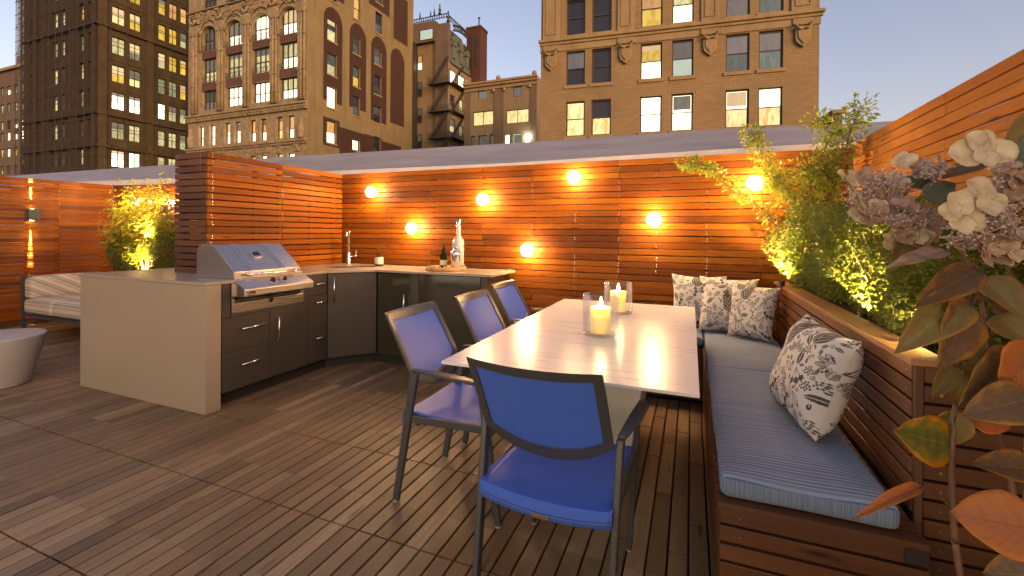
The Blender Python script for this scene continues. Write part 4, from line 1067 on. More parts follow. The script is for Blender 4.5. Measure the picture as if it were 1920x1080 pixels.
def big_leaf(base, tip, width, mat, up=(0,0,1), curl=.18, fold=.25, name='leaf', ruffle=.03, pet=None, roundish=.62):
    b, t = H(*base), H(*tip); ax = t-b; L_ = ax.length; ax.normalize()
    sd_ = ax.cross(Vector(up)); 
    sd_.normalize(); nz = sd_.cross(ax).normalized(); mb = MB(); uv = []; NL, NW = 22, 12; ph = rnd.uniform(0,6)
    for i in range(NL+1):
        s_ = i/NL; prof = (math.sin(math.pi*s_**roundish)**.75)*(1-.15*s_) if 0 < s_ < 1 else 0
        if s_ > .86: prof *= 1-((s_-.86)/.14)*.35
        w_ = width*.5*max(prof,.012)
        for j in range(NW+1):
            q = 2*j/NW-1
            h = fold*abs(q)*w_ - curl*L_*(s_-.1)**2 + ruffle*L_*.4*math.sin(s_*17+ph+q*2)*abs(q)**2 - .010*L_*math.cos(s_*34-abs(q)*6)*(1-abs(q))
            p = b+ax*(L_*s_)+sd_*(q*w_)+nz*h; mb.v.append(tuple(p)); uv.append((.5+q*.5, s_))
    for i in range(NL):
        for j in range(NW): a_ = i*(NW+1)+j; mb.f.append((a_,a_+1,a_+NW+2,a_+NW+1))
    mb.uv = uv; o = mb.build(name, mat, hy, smooth=True, fixn=False)
    md = o.modifiers.new('s','SOLIDIFY'); md.thickness = .0006
    if pet:
        m_ = MB(); stem([pet, (( pet[0]+base[0])/2,(pet[1]+base[1])/2-8,(pet[2]+base[2])/2), base], .0026, .0018, m_); m_.build('leaf_stalk', M['hstem'], hy, smooth=True, fixn=False)
    return o
TC = tuple(-FWD)   # leaves that show their faces to the terrace
def facing(dx=0, dz=0): return tuple(-FWD+RIGHT*dx+UP*dz)
# (base px, tip px, width m, material)
big_leaf((1800,562,.66),(1700,648,.62),.062,M['leaf_olive'],facing(-.3,.6),curl=.25,fold=.5,pet=(1838,566,.70))
big_leaf((1822,572,.66),(1772,688,.61),.076,M['leaf_brown'],facing(.2,.3),curl=.08,fold=.12,pet=(1838,562,.70))
big_leaf((1835,505,.70),(1758,545,.62),.052,M['leaf_brown'],facing(.1,.9),curl=.30,fold=.2,roundish=.8,pet=(1815,500,.70))
big_leaf((1838,520,.72),(1925,585,.66),.075,M['leaf_olive'],facing(-.1,.7),curl=.2,fold=.25)
big_leaf((1870,590,.70),(1945,650,.66),.080,M['leaf_olive'],facing(0,.3),curl=.1,fold=.2,pet=(1845,580,.70))
big_leaf((1905,600,.74),(1860,560,.72),.060,M['leaf_brown'],facing(.3,.5),curl=.1,fold=.2)
big_leaf((1905,668,.66),(1815,764,.62),.072,M['leaf_brown'],facing(.1,.4),curl=.12,fold=.25,pet=(1862,650,.70))
big_leaf((1810,640,.68),(1800,760,.70),.070,M['leaf_olive'],facing(-.2,.2),curl=.05,fold=.3,pet=(1850,625,.70))
big_leaf((1945,650,.62),(1880,740,.62),.078,M['leaf_orange'],facing(0,.2),curl=.05,fold=.15)
big_leaf((1940,745,.60),(1818,775,.60),.060,M['leaf_brown'],facing(0,.7),curl=.22,fold=.3,roundish=.75)
big_leaf((1808,775,.67),(1745,840,.70),.045,M['leaf_olive'],facing(-.3,.8),curl=.25,fold=.55,pet=(1862,760,.70))
big_leaf((1792,688,.68),(1736,752,.66),.030,M['leaf_olive'],facing(-.8,.2),curl=-.25,fold=.8,pet=(1812,676,.68))
big_leaf((1812,775,.68),(1905,800,.66),.050,M['leaf_orange'],facing(0,.4),curl=.2,fold=.4)
big_leaf((1783,836,.665),(1680,808,.64),.076,M['leaf_mixed'],facing(-.1,.25),curl=.03,fold=.12,roundish=.7,pet=(1790,862,.665))
big_leaf((1728,912,.66),(1612,955,.64),.020,M['leaf_orange'],facing(0,1.6),curl=.35,fold=.7,pet=(1786,955,.665))
big_leaf((1940,880,.64),(1826,868,.64),.050,M['leaf_brown'],facing(0,.9),curl=.05,fold=.3,roundish=.6)
big_leaf((1965,1000,.54),(1785,960,.58),.082,M['leaf_orange'],facing(0,.55),curl=.10,fold=.10,roundish=.78)
big_leaf((1960,1080,.60),(1845,1075,.62),.060,M['leaf_brown'],facing(0,.7),curl=.1,fold=.2)
big_leaf((1775,470,.70),(1668,492,.66),.030,M['petal_pink'],facing(0,1.5),curl=.1,fold=.3)
big_leaf((1700,455,.72),(1672,506,.70),.034,M['leaf_olive'],facing(-.3,.2),curl=.1,fold=.5)
big_leaf((1752,355,.72),(1690,332,.72),.034,M['leaf_grey'],facing(0,.6),curl=.1,fold=.3)
big_leaf((1735,372,.70),(1795,340,.70),.038,M['leaf_grey'],facing(0,.6),curl=.1,fold=.3)
big_leaf((1845,310,.68),(1762,330,.70),.034,M['leaf_brown'],facing(0,1.2),curl=.15,fold=.4)
big_leaf((1960,285,.56),(1895,298,.58),.060,M['leaf_grey'],facing(.2,.3),curl=.1,fold=.2)
big_leaf((1940,238,.58),(1888,262,.58),.045,M['leaf_olive'],facing(.1,.4),curl=.1,fold=.4)
def floret(c, rad, mat, petals, nrm=None, name='floret', par=None, tilt=.25):
    """four rounded, slightly cupped sepals round a small centre"""
    cpos = H(*c); n_ = Vector(nrm or TC).normalized(); e1 = n_.cross(UP).normalized(); e2 = n_.cross(e1).normalized()
    mb = MB()
    for (ang, sc_) in petals:
        d = (e1*math.cos(ang)+e2*math.sin(ang)); s_ = n_.cross(d); rr = rad*sc_; n0 = len(mb.v); NR, NA = 6, 14; lift = rnd.uniform(-.25,.35)
        cc = cpos+d*rr*.92+n_*rnd.uniform(-.002,.002); mb.v.append(tuple(cc-n_*.10*rr))
        for i in range(1,NR+1):
            for j in range(NA):
                a = 2*math.pi*j/NA; q = i/NR; shp = 1-.12*math.cos(a)*1; wob = 1+.05*math.sin(3*a+ang)+.035*math.sin(7*a+ang*3)
                x_, y_ = q*rr*math.cos(a)*1.0*wob, q*rr*math.sin(a)*shp*wob
                mb.v.append(tuple(cc+d*x_+s_*y_+n_*(-.10*rr+.20*rr*q*q*(1+.8*math.sin(3*a+ang*2)) + lift*(x_+rr)*.6)))
        for j in range(NA): mb.f.append((n0,n0+1+j,n0+1+(j+1)%NA))
        for i in range(NR-1):
            for j in range(NA):
                a_ = n0+1+i*NA+j; b_ = n0+1+i*NA+(j+1)%NA; mb.f.append((a_,a_+NA,b_+NA,b_))
    if par is None:
        o = mb.build(name, mat, hy, smooth=True, fixn=False); md = o.modifiers.new('s','SOLIDIFY'); md.thickness = .0006; return o
    par.v += mb.v if False else []; return mb
big = [((1842,282,.52),.0138,[(-1.9,1.0),(-1.25,.95),(.15,1.25),(3.0,1.25),(1.55,.9)]),
       ((1850,372,.54),.0140,[(-1.5,1.15),(.1,1.15),(1.35,.95),(2.9,.8)]),
       ((1798,402,.54),.0135,[(-1.75,1.15),(-.25,.9),(1.7,1.0),(2.7,1.2)])]
for c_, r_, p_ in big: floret(c_, r_, M['petal_cream'], p_, nrm=facing(-.15,.35))
rr_ = random.Random(4)
smalls = [(1693,300),(1710,318),(1680,345),(1612,405),(1640,395),(1668,408),(1693,410),(1720,398),(1745,395),(1590,385),(1600,360),(1648,340),(1620,330),(1740,315),(1770,305),(1670,450),(1700,445),(1730,432),(1755,345),(1685,375),(1790,460),(1835,425),(1890,440),(1905,470),(1870,478),(1880,450),(1910,300),(1915,350)]
for _ in range(46):
    cx0, cy0, ax_, ay_ = rr_.choice(((1655,370,75,55),(1655,370,75,55),(1715,425,50,30),(1865,440,70,45),(1895,330,40,35)))
    a_ = rr_.uniform(0,6.28); q_ = .35+.65*rr_.random()
    smalls.append((cx0+ax_*q_*math.cos(a_), cy0+ay_*q_*math.sin(a_)))
for i, (px, py) in enumerate(smalls):
    d_ = .72 if px < 1775 else .58
    floret((px+rr_.uniform(-6,6),py+rr_.uniform(-5,5),d_+rr_.uniform(-.03,.03)), rr_.uniform(.0065,.0105) , M['petal_pink'] if rr_.random() < .75 else M['petal_cream'],
           [(q*math.pi/2+rr_.uniform(-.3,.3)+i, rr_.uniform(.8,1.15)) for q in range(rr_.choice((3,4,4)))], nrm=facing(rr_.uniform(-.8,.8), rr_.uniform(.1,1.5)))
# tight clusters of tiny buds on branching stalks
def bud_head(centre, spread, n, d, name='bud_cluster'):
    mb = MB(); sm_ = MB(); base = H(centre[0]+10, centre[1]+spread[1]*.7, d); clusters = []
    for _ in range(max(8,n//14)):
        a = rr_.uniform(0,6.28); q = rr_.random()**.5
        clusters.append(H(centre[0]+spread[0]*q*math.cos(a), centre[1]+spread[1]*q*math.sin(a), d+rr_.uniform(-.05,.05)))
    for c_ in clusters:
        sm_.tube([base, (base+c_)/2+Vector((0,0,.006)), c_], [.0018,.0013,.0009], 5, cap=False)
        for _ in range(14):
            p = c_+Vector((rr_.gauss(0,.0075),rr_.gauss(0,.0075),rr_.gauss(0,.006))); r_ = rr_.uniform(.0014,.0026); n0 = len(mb.v)
            for (x,y,z) in ((1,0,0),(-1,0,0),(0,1,0),(0,-1,0),(0,0,1),(0,0,-1)): mb.v.append((p.x+x*r_,p.y+y*r_,p.z+z*r_))
            for f_ in ((0,2,4),(2,1,4),(1,3,4),(3,0,4),(2,0,5),(1,2,5),(3,1,5),(0,3,5)): mb.f.append(tuple(n0+q for q in f_))
            if rr_.random() < .4: sm_.tube([c_,p],[.0007,.0005],4,cap=False)
    o = mb.build(name, M['buds'], hy, smooth=True, fixn=False, kind='stuff')
    sm_.build('flower_stalks', M['fstalk'], hy, fixn=False, kind='stuff')
bud_head((1650,365),(62,48), 620, .73); bud_head((1710,415),(45,30), 300, .72); bud_head((1855,430),(75,48), 900, .60); bud_head((1895,330),(45,40), 420, .60); bud_head((1745,322),(25,12), 160, .70)

# ------------------------------------------------------------------ far left corner: planting, lounge seat, stool
lp = thing('planter_box', 'low planter box holding the plants in the far left corner', 'planter')
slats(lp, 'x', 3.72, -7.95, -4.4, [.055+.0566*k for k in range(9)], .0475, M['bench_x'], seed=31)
MB().box(-7.95,-4.4,3.742,FY-.03,.02,.55).build('soil_bed', M['soil'], lp)
shrub('round dark shrub left of the lit maple in the far corner planter', (-7.42,3.80,.95), (.34,.10,.28), 3000, .035, M['box'], (-7.42,3.83,.55), 'shrubs in the far corner planter', seed=11)
shrub('round dark shrub right of the maple, beside the partition', (-6.38,3.80,.97), (.40,.10,.30), 3600, .035, M['box'], (-6.40,3.85,.55), 'shrubs in the far corner planter', seed=12)
mt = thing('maple_tree', 'small yellow-green maple lit from below in the far left corner', 'tree', (-7.0,3.86,.55)); rm = random.Random(6); mbm = MB(); mbt = MB()
limbs = [((0,0,0),(-.10,-.03,.45),(-.35,-.05,.85),(-.60,-.08,1.0)),((0,0,0),(.02,-.02,.5),(-.15,-.05,.95),(-.30,-.05,1.22)),((0,0,0),(.12,-.02,.5),(.25,-.06,.95),(.33,-.05,1.28)),((0,0,0),(.15,-.03,.45),(.40,-.06,.75),(.62,-.08,.95)),((0,0,0),(-.08,-.03,.3),(-.40,-.08,.55),(-.72,-.1,.70))]
ptm = []; dm = []
for lm in limbs:
    mbt.tube(lm, [.014,.010,.006,.002], 6)
    for a, b in zip(lm[1:-1], lm[2:]):
        for _ in range(270):
            t_ = rm.random(); p = Vector(a).lerp(Vector(b), t_)+Vector((rm.gauss(0,.115),rm.gauss(0,.04),rm.gauss(0,.11))); ptm.append(tuple(p)); dm.append(Vector((rm.gauss(0,1),rm.gauss(0,.6),-.6)))
leafcloud(mbm, ptm, .070, rm, .42, dirs=dm); mbt.build('trunk', M['bark'], mt, fixn=False); mbm.build('foliage', M['maple'], mt, fixn=False)
hy2 = shrub('dry pink hydrangea heads glowing beside the maple near the far globe light', (-6.42,3.86,1.50), (.22,.10,.17), 900, .035, M['dry'], (-6.45,3.88,.55), None, name='dried_hydrangea', seed=14)
uplight('uplight below the maple in the far corner', (-6.98,3.76,.60), (0,.12,1), 110, 110)
uplight('bright uplight between the maple and the right-hand shrub', (-6.72,3.72,1.16), (-.35,.25,.6), 60, 140)

sofa = thing('lounge_sofa', 'striped cushioned lounge seat with thin dark frame, partly behind the waterfall counter end', 'sofa', (0,0,0))
SX0, SX1, SY0, SY1 = -7.52, -5.55, 2.80, 3.62
for x in (SX0+.02, SX1-.02):
    for y in (SY0+.02, SY1-.02): MB().box(x-.018,x+.018,y-.018,y+.018,.0,.70 if (x < -7 ) else .24).build('leg', M['frame'], sofa)
MB().box(SX0+.04,SX1-.04,SY0,SY0+.03,.215,.25).build('seat_rail', M['frame'], sofa); MB().box(SX0+.04,SX1-.04,SY0+.031,SY1,.22,.245).build('seat_deck', M['frame'], sofa)
MB().box(SX0+.002,SX0+.038,SY0+.04,SY1-.04,.665,.70).build('back_rail', M['frame'], sofa)
def stripes():
    m, nt, out = new_mat('cream_striped_canvas')
    p = nd(nt, 'SeparateXYZ', {0: pos(nt)}); s_ = math_(nt,'ADD',math_(nt,'MULTIPLY',p.outputs['Z'],7.5), math_(nt,'MULTIPLY',p.outputs['Y'],4.5))
    fr = math_(nt,'FRACT',s_)
    c = ramp(nt, fr, [(.0,(.62,.54,.42)),(.30,(.62,.54,.42)),(.34,(.16,.09,.06)),(.38,(.60,.50,.38)),(.60,(.42,.40,.34)),(.72,(.17,.22,.23)),(.80,(.62,.54,.42)),(.93,(.30,.17,.11)),(.97,(.62,.54,.42))])
    bsdf(nt, out, c, rough=.9); return m
M['stripe'] = stripes()
def soft(name, x0,x1,y0,y1,z0,z1, par, seed):
    o = cushion(name, x0,x1,y0,y1,z0,z1, M['stripe'], 'x', nx=12, ny=16, r=.04, puff=.02, seed=seed); del o['label'], o['category']; o.parent = par; return o
for i,(a,b) in enumerate(((-7.47,-6.86),(-6.85,-6.22),(-6.21,-5.60))): soft('seat_cushion', a,b,SY0+.005,SY1-.01,.252,.43, sofa, 40+i)
soft('back_cushion', -7.478,-7.30,SY0+.01,SY1-.02,.435,.685, sofa, 50)
st = thing('garden_stool', 'pale tapered round stool at the left edge of the deck', 'stool', (-5.25,1.80,0))
MB().lathe([(0,.0),(.205,.0),(.215,.008),(.300,.375),(.305,.395),(.296,.402),(0,.402)], seg=48).build('body', M['stoolwhite'], st, smooth=True, bevel=.004)

# ------------------------------------------------------------------ city buildings
def wall_grid(plane, c, u0, u1, z0, z1, ops, depth, mb, out=-1):
    """facade in the plane y=c ('y', u=x) or x=c ('x', u=y) with rectangular openings and their reveals. out: side the street is on"""
    us = sorted({u0,u1,*[o[0] for o in ops],*[o[1] for o in ops]}); zs_ = sorted({z0,z1,*[o[2] for o in ops],*[o[3] for o in ops]})
    us = [u for u in us if u0 <= u <= u1]; zs_ = [z for z in zs_ if z0 <= z <= z1]
    P = (lambda u,d,z: (u,c+d,z)) if plane == 'y' else (lambda u,d,z: (c+d,u,z))
    for za, zb in zip(zs_[:-1], zs_[1:]):
        run = None
        for ua, ub in zip(us[:-1], us[1:]):
            um, zm = (ua+ub)/2, (za+zb)/2; hole = any(o[0] < um < o[1] and o[2] < zm < o[3] for o in ops)
            if not hole: run = (run[0], ub) if run else (ua, ub)
            if (hole or ub == us[-1]) and run:
                mb.quad(P(run[0],0,za),P(run[1],0,za),P(run[1],0,zb),P(run[0],0,zb)); run = None
            elif hole: run = None
    di = -out*depth
    for o in ops:
        a,b,z_,Z = o[:4]; a = max(a,u0); b = min(b,u1); Z = min(Z,z1); z_ = max(z_,z0)
        mb.quad(P(a,0,z_),P(a,di,z_),P(a,di,Z),P(a,0,Z)); mb.quad(P(b,0,z_),P(b,0,Z),P(b,di,Z),P(b,di,z_))
        mb.quad(P(a,0,z_),P(b,0,z_),P(b,di,z_),P(a,di,z_)); mb.quad(P(a,0,Z),P(a,di,Z),P(b,di,Z),P(b,0,Z))
        mb.quad(P(a,di*1.02,z_),P(b,di*1.02,z_),P(b,di*1.02,Z),P(a,di*1.02,Z))
def window(par, plane, c, a, b, z0, z1, kinds, depth=.22, out=-1, fw=.09, rail=True, mull=0, sill=None, frame=None, split=.5):
    """a sash window set back in its opening: frame with meeting rail, an upper and a lower pane, maybe a sill"""
    di = -out*depth; P = (lambda u,d,z: (u,c+d,z)) if plane == 'y' else (lambda u,d,z: (c+d,u,z))
    fr = MB()
    def bx(u0,u1,za,zb,d0,d1):
        p, q = P(u0,d0,za), P(u1,d1,zb); fr.box(min(p[0],q[0]),max(p[0],q[0]),min(p[1],q[1]),max(p[1],q[1]),za,zb)
    e = .004; a += e; b -= e; z0 += e; z1 -= e; f0, f1 = di*.55, di*.85
    bx(a,a+fw,z0,z1,f0,f1); bx(b-fw,b,z0,z1,f0,f1); bx(a+fw,b-fw,z0,z0+fw,f0,f1); bx(a+fw,b-fw,z1-fw,z1,f0,f1)
    zm = z0+(z1-z0)*split
    if rail: bx(a+fw,b-fw,zm-fw*.35,zm+fw*.35,f0,f1)
    for i in range(mull):
        u = a+(b-a)*(i+1)/(mull+1); bx(u-fw*.45,u+fw*.45,z0+fw,z1-fw,f0*1.02,f1*.98)
    w_ = fr.build('window', frame or M['sash'], par, fixn=False)
    zz = [(z0+fw,zm-fw*.35),(zm+fw*.35,z1-fw)] if rail else [(z0+fw,z1-fw)]
    for i,(za,zb) in enumerate(zz):
        k = kinds[min(i,len(kinds)-1)]; g_ = MB(); g_.quad(P(a+fw,di*.8,za),P(b-fw,di*.8,za),P(b-fw,di*.8,zb),P(a+fw,di*.8,zb)); g_.build('pane', L[k], w_, fixn=False)
    if kinds[0] in ('white','cream','warm','yellow','green') and rbl.random() < .5:      # a roller blind let down part of the way
        zt_ = z1-fw-.02; zb_ = zt_-(z1-z0-2*fw)*rbl.choice((.15,.25,.4,.55)); g_ = MB(); g_.quad(P(a+fw+.02,di*.74,zb_),P(b-fw-.02,di*.74,zb_),P(b-fw-.02,di*.74,zt_),P(a+fw+.02,di*.74,zt_))
        g_.build('blind', L[rbl.choice(('blind_lit','blind_dull'))], w_, fixn=False)
    if sill:
        s_ = MB(); p, q = P(a-.12,-di*.30,z0-.22), P(b+.12,di*.3,z0-.005); s_.box(min(p[0],q[0]),max(p[0],q[0]),min(p[1],q[1]),max(p[1],q[1]),z0-.20,z0-.006); s_.build('sill', sill, w_, fixn=False)
    return w_
rb = random.Random(17)

# --- tan brick block on the right (turned a little from the terrace's grid; built in its own frame)
A_RB = math.atan2(.10062,.99492)
tbld = thing('brick_apartment_building', 'tan brick building with paired sash windows and carved shields, right of the sky gap', 'building', (-8.62,26.0,0), A_RB)
W_, ZT, ZB = 14.78, 17.5, -36.0
cols = [(1.56,2.68),(3.08,4.21),(5.86,7.03),(7.56,8.69),(10.34,11.51),(11.96,13.12)]
rows = [(7.08,9.16),(10.13,12.17),(13.13,15.25)]
kinds = {(0,0):('warm','warm'),(0,1):('warm','dark'),(0,2):('white','white'),(0,3):('white','white'),(0,4):('warm','white'),(0,5):('warm','white'),
         (1,0):('dark','shade'),(1,1):('dark','dark'),(1,2):('white','yellow'),(1,3):('blind','shade'),(1,4):('teal','shade'),(1,5):('teal','shade'),
         (2,0):('dark','dark'),(2,1):('dark','dark'),(2,2):('yellow','orange'),(2,3):('white','cream'),(2,4):('shade','dim'),(2,5):('teal','dim')}
ops = [(a,b,z0,z1) for a,b in cols for z0,z1 in rows]+[(a,b,z0-3.05*k,z0-3.05*k+2.08) for a,b in cols for z0 in (7.08,) for k in (1,2)]
wm = MB(); wall_grid('y',0,0,W_,ZB,ZT,ops,.26,wm)
wm.quad((W_,0,ZB),(W_,12,ZB),(W_,12,ZT),(W_,0,ZT)); wm.quad((0,0,ZB),(0,0,ZT),(0,12,ZT),(0,12,ZB)); wm.quad((0,0,ZT),(W_,0,ZT),(W_,12,ZT),(0,12,ZT)); wm.quad((0,12,ZB),(0,12,ZT),(W_,12,ZT),(W_,12,ZB))
wm.build('wall', M['tanbrick'], tbld, fixn=False)
for (ri,ci), k in kinds.items():
    a,b = cols[ci]; z0,z1 = rows[ri]; window(tbld,'y',0,a,b,z0,z1,k,depth=.26,fw=.075,sill=M['tanstone'])
for a,b in cols:
    for k in (1,2): window(tbld,'y',0,a,b,7.08-3.05*k,9.16-3.05*k,(rb.choice(('warm','dark','cream')),)*2,depth=.26,fw=.075,sill=M['tanstone'])
MB().box(-.12,W_+.22,-.24,-.002,12.78,12.98).build('belt_course', M['tanstone'], tbld, bevel=.05)
MB().box(-.06,W_+.14,-.14,-.002,12.62,12.775).build('belt_course', M['tanstone'], tbld, bevel=.03)
MB().box(-.04,W_+.05,-.06,-.002,12.24,12.61).build('band', M['tanstone'], tbld)
for u0,u1 in ((.12,1.15),(4.55,5.5),(9.05,10.0),(13.45,14.55)):      # pilaster panels above, carved shields below the belt
    mb = MB(); mb.box(u0,u1,-.10,-.002,13.0,ZT); mb.build('pilaster', M['tanstone'], tbld, bevel=.02)
    fr = MB(); a_, b_ = u0+.18, u1-.18
    for q in ((a_,a_+.06,13.25,15.9),(b_-.06,b_,13.25,15.9),(a_+.06,b_-.06,13.25,13.31),(a_+.06,b_-.06,15.84,15.9)): fr.box(q[0],q[1],-.145,-.101,q[2],q[3])
    fr.build('panel_moulding', M['tanstone'], tbld)
    cx_ = (u0+u1)/2; shd = MB(); w2 = .36
    shd.prism([(cx_-w2,12.18),(cx_-w2,11.55),(cx_-w2*.85,11.35),(cx_,11.08),(cx_+w2*.85,11.35),(cx_+w2,11.55),(cx_+w2,12.18)], 'y', -.16, -.002)
    so_ = shd.build('carved_shield', M['tanstone'], tbld, bevel=.03)
    rl = MB(); rl.prism([(cx_-w2*.7,11.95),(cx_-w2*.7,11.58),(cx_,11.24),(cx_+w2*.7,11.58),(cx_+w2*.7,11.95)], 'y', -.22, -.162); rl.build('shield_face', M['tanstone'], so_, bevel=.03)
    for s_ in (-1,1): MB().tube([(cx_+s_*.06,-.20,12.0),(cx_+s_*.2,-.26,12.02),(cx_+s_*.34,-.27,12.14),(cx_+s_*.40,-.22,12.30),(cx_+s_*.30,-.20,12.34)], [.05,.06,.055,.04,.03], 6).build('scroll', M['tanstone'], so_, smooth=True)
    MB().box(cx_-.48,cx_+.48,-.13,-.062,12.26,12.60).build('bracket', M['tanstone'], so_, bevel=.02)
sm_b = thing('low_building', 'sliver of a low brown building right behind the tan brick block', 'building', (7.35,30.0,0), A_RB)
MB().box(0,.45,0,3,-36,8.1).build('wall', M['farwall'], sm_b, bevel=.05); MB().box(-.1,.55,-.1,3.1,8.1,8.3).build('parapet', M['tanstone'], sm_b)

# --- carved Gothic block
gb = thing('gothic_office_building', 'ornate limestone office block with arched windows and a stucco side wall', 'building')
GX0, GX1, GYF, GYB, GT = -63.6, -42.302, 40.0, 61.6, 46.0
bays = [(-60.9,-58.0),(-56.3,-53.2),(-51.5,-48.4),(-46.8,-43.8)]
ops = []; lst = []
rowsg = [(17.3,19.85,'r'),(20.95,24.1,'r'),(25.1,28.2,'a'),(30.6,33.4,'r'),(34.4,37.2,'r')]
kg = [[('shade','dim'),('white','white'),('white','white'),('white','cream')],[('cream','shade'),('cream','cream'),('cream','cream'),('white','cream')],[('shade','dim'),('white','white'),('white','white'),('white','cream')],
      [('dim','dim'),('dark','dark'),('orange','dark'),('dark','dark')],[('dark','dark')]*4]
for bi,(a,b) in enumerate(bays):
    for ri,(z0,z1,t_) in enumerate(rowsg):
        ops.append((a,b,z0,z1)); lst.append((a,b,z0,z1,t_,kg[ri][bi]))
low = [(-61.4,-60.45,12.5,15.2),(-59.3,-58.15,12.5,15.2),(-56.4,-55.3,12.5,15.2),(-54.55,-53.4,12.5,15.2),(-51.8,-50.7,12.5,15.2),(-49.95,-48.85,12.5,15.2),(-47.2,-46.1,12.5,15.2),(-45.4,-44.25,12.5,15.2)]
low2 = [(a,b,8.2,10.7) for a,b,_,_ in low]
mb = MB(); wall_grid('y',GYF,GX0,GX1,-36,GT,ops+low+low2,.55,mb)
mb.quad((GX0,GYF,-36),(GX0,GYB,-36),(GX0,GYB,GT),(GX0,GYF,GT)); mb.quad((GX0,GYF,GT),(GX1,GYF,GT),(GX1,GYB,GT),(GX0,GYB,GT)); mb.quad((GX0,GYB,-36),(GX0,GYB,GT),(GX1,GYB,GT),(GX1,GYB,-36))
mb.build('wall', M['gothstone'], gb, fixn=False)
def arch_fill(a, b, zs0, zt, y, n=14):
    """the two corners above an arched head, and the arch's own moulding"""
    m_ = MB(); c = (a+b)/2; r_ = (b-a)/2; h = zt-zs0
    pts_ = [(c-r_*math.cos(math.pi*i/n), zs0+h*math.sin(math.pi*i/n)) for i in range(n+1)]
    for (x0,z0_),(x1,z1_) in zip(pts_[:-1], pts_[1:]):
        m_.quad((x0,y,z0_),(x1,y,z1_),(x1,y,zt+.01),(x0,y,zt+.01)); m_.quad((x0,y,z0_),(x0,y+.5,z0_),(x1,y+.5,z1_),(x1,y,z1_))
    return m_, pts_
for a,b,z0,z1,t_,k in lst:
    w_ = window(gb,'y',GYF,a+.22,b-.22,z0,z1,k,depth=.55,fw=.13,mull=2,split=.45,frame=M['sash'])
    if t_ == 'a':
        m_, pts_ = arch_fill(a,b,z1-1.35,z1,GYF-.003); m_.build('arch_corner', M['gothstone'], gb, fixn=False)
        mo = MB(); mo.tube([(a-.15,GYF-.12,z0)]+[(x+(x-(a+b)/2)*.12,GYF-.12,z+.16) for x,z in pts_]+[(b+.15,GYF-.12,z0)], .17, 6); mo.build('arch_moulding', M['gothstone'], gb, smooth=True)
        mo = MB(); mo.tube([((a+b)/2+(x-(a+b)/2)*1.30,GYF-.16,z1-1.1+(z-(z1-1.35))*1.5) for x,z in pts_], .10, 6); mo.build('hood_moulding', M['gothstone'], gb, smooth=True)
    # little iron balcony rail at the foot of the upper windows
    if t_ in 'ar' and z0 > 20.5:
        br_ = MB(); zt = z0+.62
        br_.box(a+.1,b-.1,GYF-.06,GYF-.03,zt,zt+.05); br_.box(a+.1,b-.1,GYF-.06,GYF-.03,z0+.06,z0+.11)
        q = a+.15
        while q < b-.15: br_.box(q,q+.05,GYF-.055,GYF-.035,z0+.1,zt); q += .28
        br_.build('balcony_rail', M['iron'], gb, fixn=False)
for a,b in bays:
    for z0,z1 in ((19.86,20.94),(24.11,25.09)): MB().box(a+.02,b-.02,GYF-.012,GYF+.25,z0,z1).build('spandrel', M['brownspandrel'], gb, bevel=.04)
piers = [-62.2,-57.15,-52.35,-47.6,-43.05]
for x in piers:            # clustered shafts with capitals, then brackets of carving
    for dx in (-.42,0,.42):
        MB().tube([(x+dx,GYF-.14-.10*(dx==0),16.9),(x+dx,GYF-.14-.10*(dx==0),27.2)], .17, 8).build('shaft', M['gothstone'], gb, smooth=True)
    for zc in (20.4,24.6): MB().box(x-.66,x+.66,GYF-.36,GYF-.002,zc,zc+.22).build('collar', M['gothstone'], gb, bevel=.05)
    MB().prism([(x-.6,27.2),(x+.6,27.2),(x+.95,28.1),(x+.5,28.6),(x-.5,28.6),(x-.95,28.1)], 'y', GYF-.40, GYF-.002).build('capital', M['gothstone'], gb, bevel=.1)
    for s_ in (-1,1): MB().tube([(x,GYF-.4,28.6),(x+s_*.5,GYF-.42,29.2),(x+s_*.2,GYF-.42,29.8),(x-s_*.15,GYF-.4,29.6)], [.14,.16,.12,.06], 6).build('carving', M['gothstone'], gb, smooth=True)
rc = random.Random(5)      # scattered relief of the carved frieze
cv = MB()
for _ in range(420):
    x = rc.uniform(GX0+.3,GX1-.3); z = rc.uniform(28.9,30.4) if rc.random() < .6 else rc.uniform(10.9,12.1); s_ = rc.uniform(.10,.26)
    cv.box(x-s_,x+s_,GYF-.05-rc.random()*.14,GYF-.001,z-s_*.8,z+s_*.8)
cv.build('carved_frieze', M['gothstone'], gb, kind='stuff', fixn=False)
for z0,z1,d in ((16.35,16.62,.55),(16.05,16.34,.38),(15.75,16.04,.22),(11.95,12.2,.45),(11.7,11.94,.28),(30.42,30.58,.3)): MB().box(GX0-.1,GX1+.2,GYF-d,GYF-.003,z0,z1).build('cornice', M['gothstone'], gb, bevel=.04)
dn = MB(); q = GX0
while q < GX1: dn.box(q,q+.22,GYF-.36,GYF-.24,15.80,16.03); q += .48
dn.build('dentils', M['gothstone'], gb, kind='stuff', fixn=False)
kl = [('white','white'),('white','white'),('white','white'),('white','white'),('white','orange'),('white','orange'),('warm','orange'),('white','orange')]
for i,o_ in enumerate(low): window(gb,'y',GYF,*o_,kl[i],depth=.5,fw=.10,split=.42,frame=M['sash'])
for i,o_ in enumerate(low2): window(gb,'y',GYF,*o_,('orange' if i < 5 else 'white',),depth=.5,fw=.10,rail=False)
for o_ in low:
    for s_ in (o_[0]-.16,o_[1]+.02): MB().box(s_,s_+.14,GYF-.10,GYF-.003,12.3,15.4).build('window_pilaster', M['gothstone'], gb, bevel=.02)
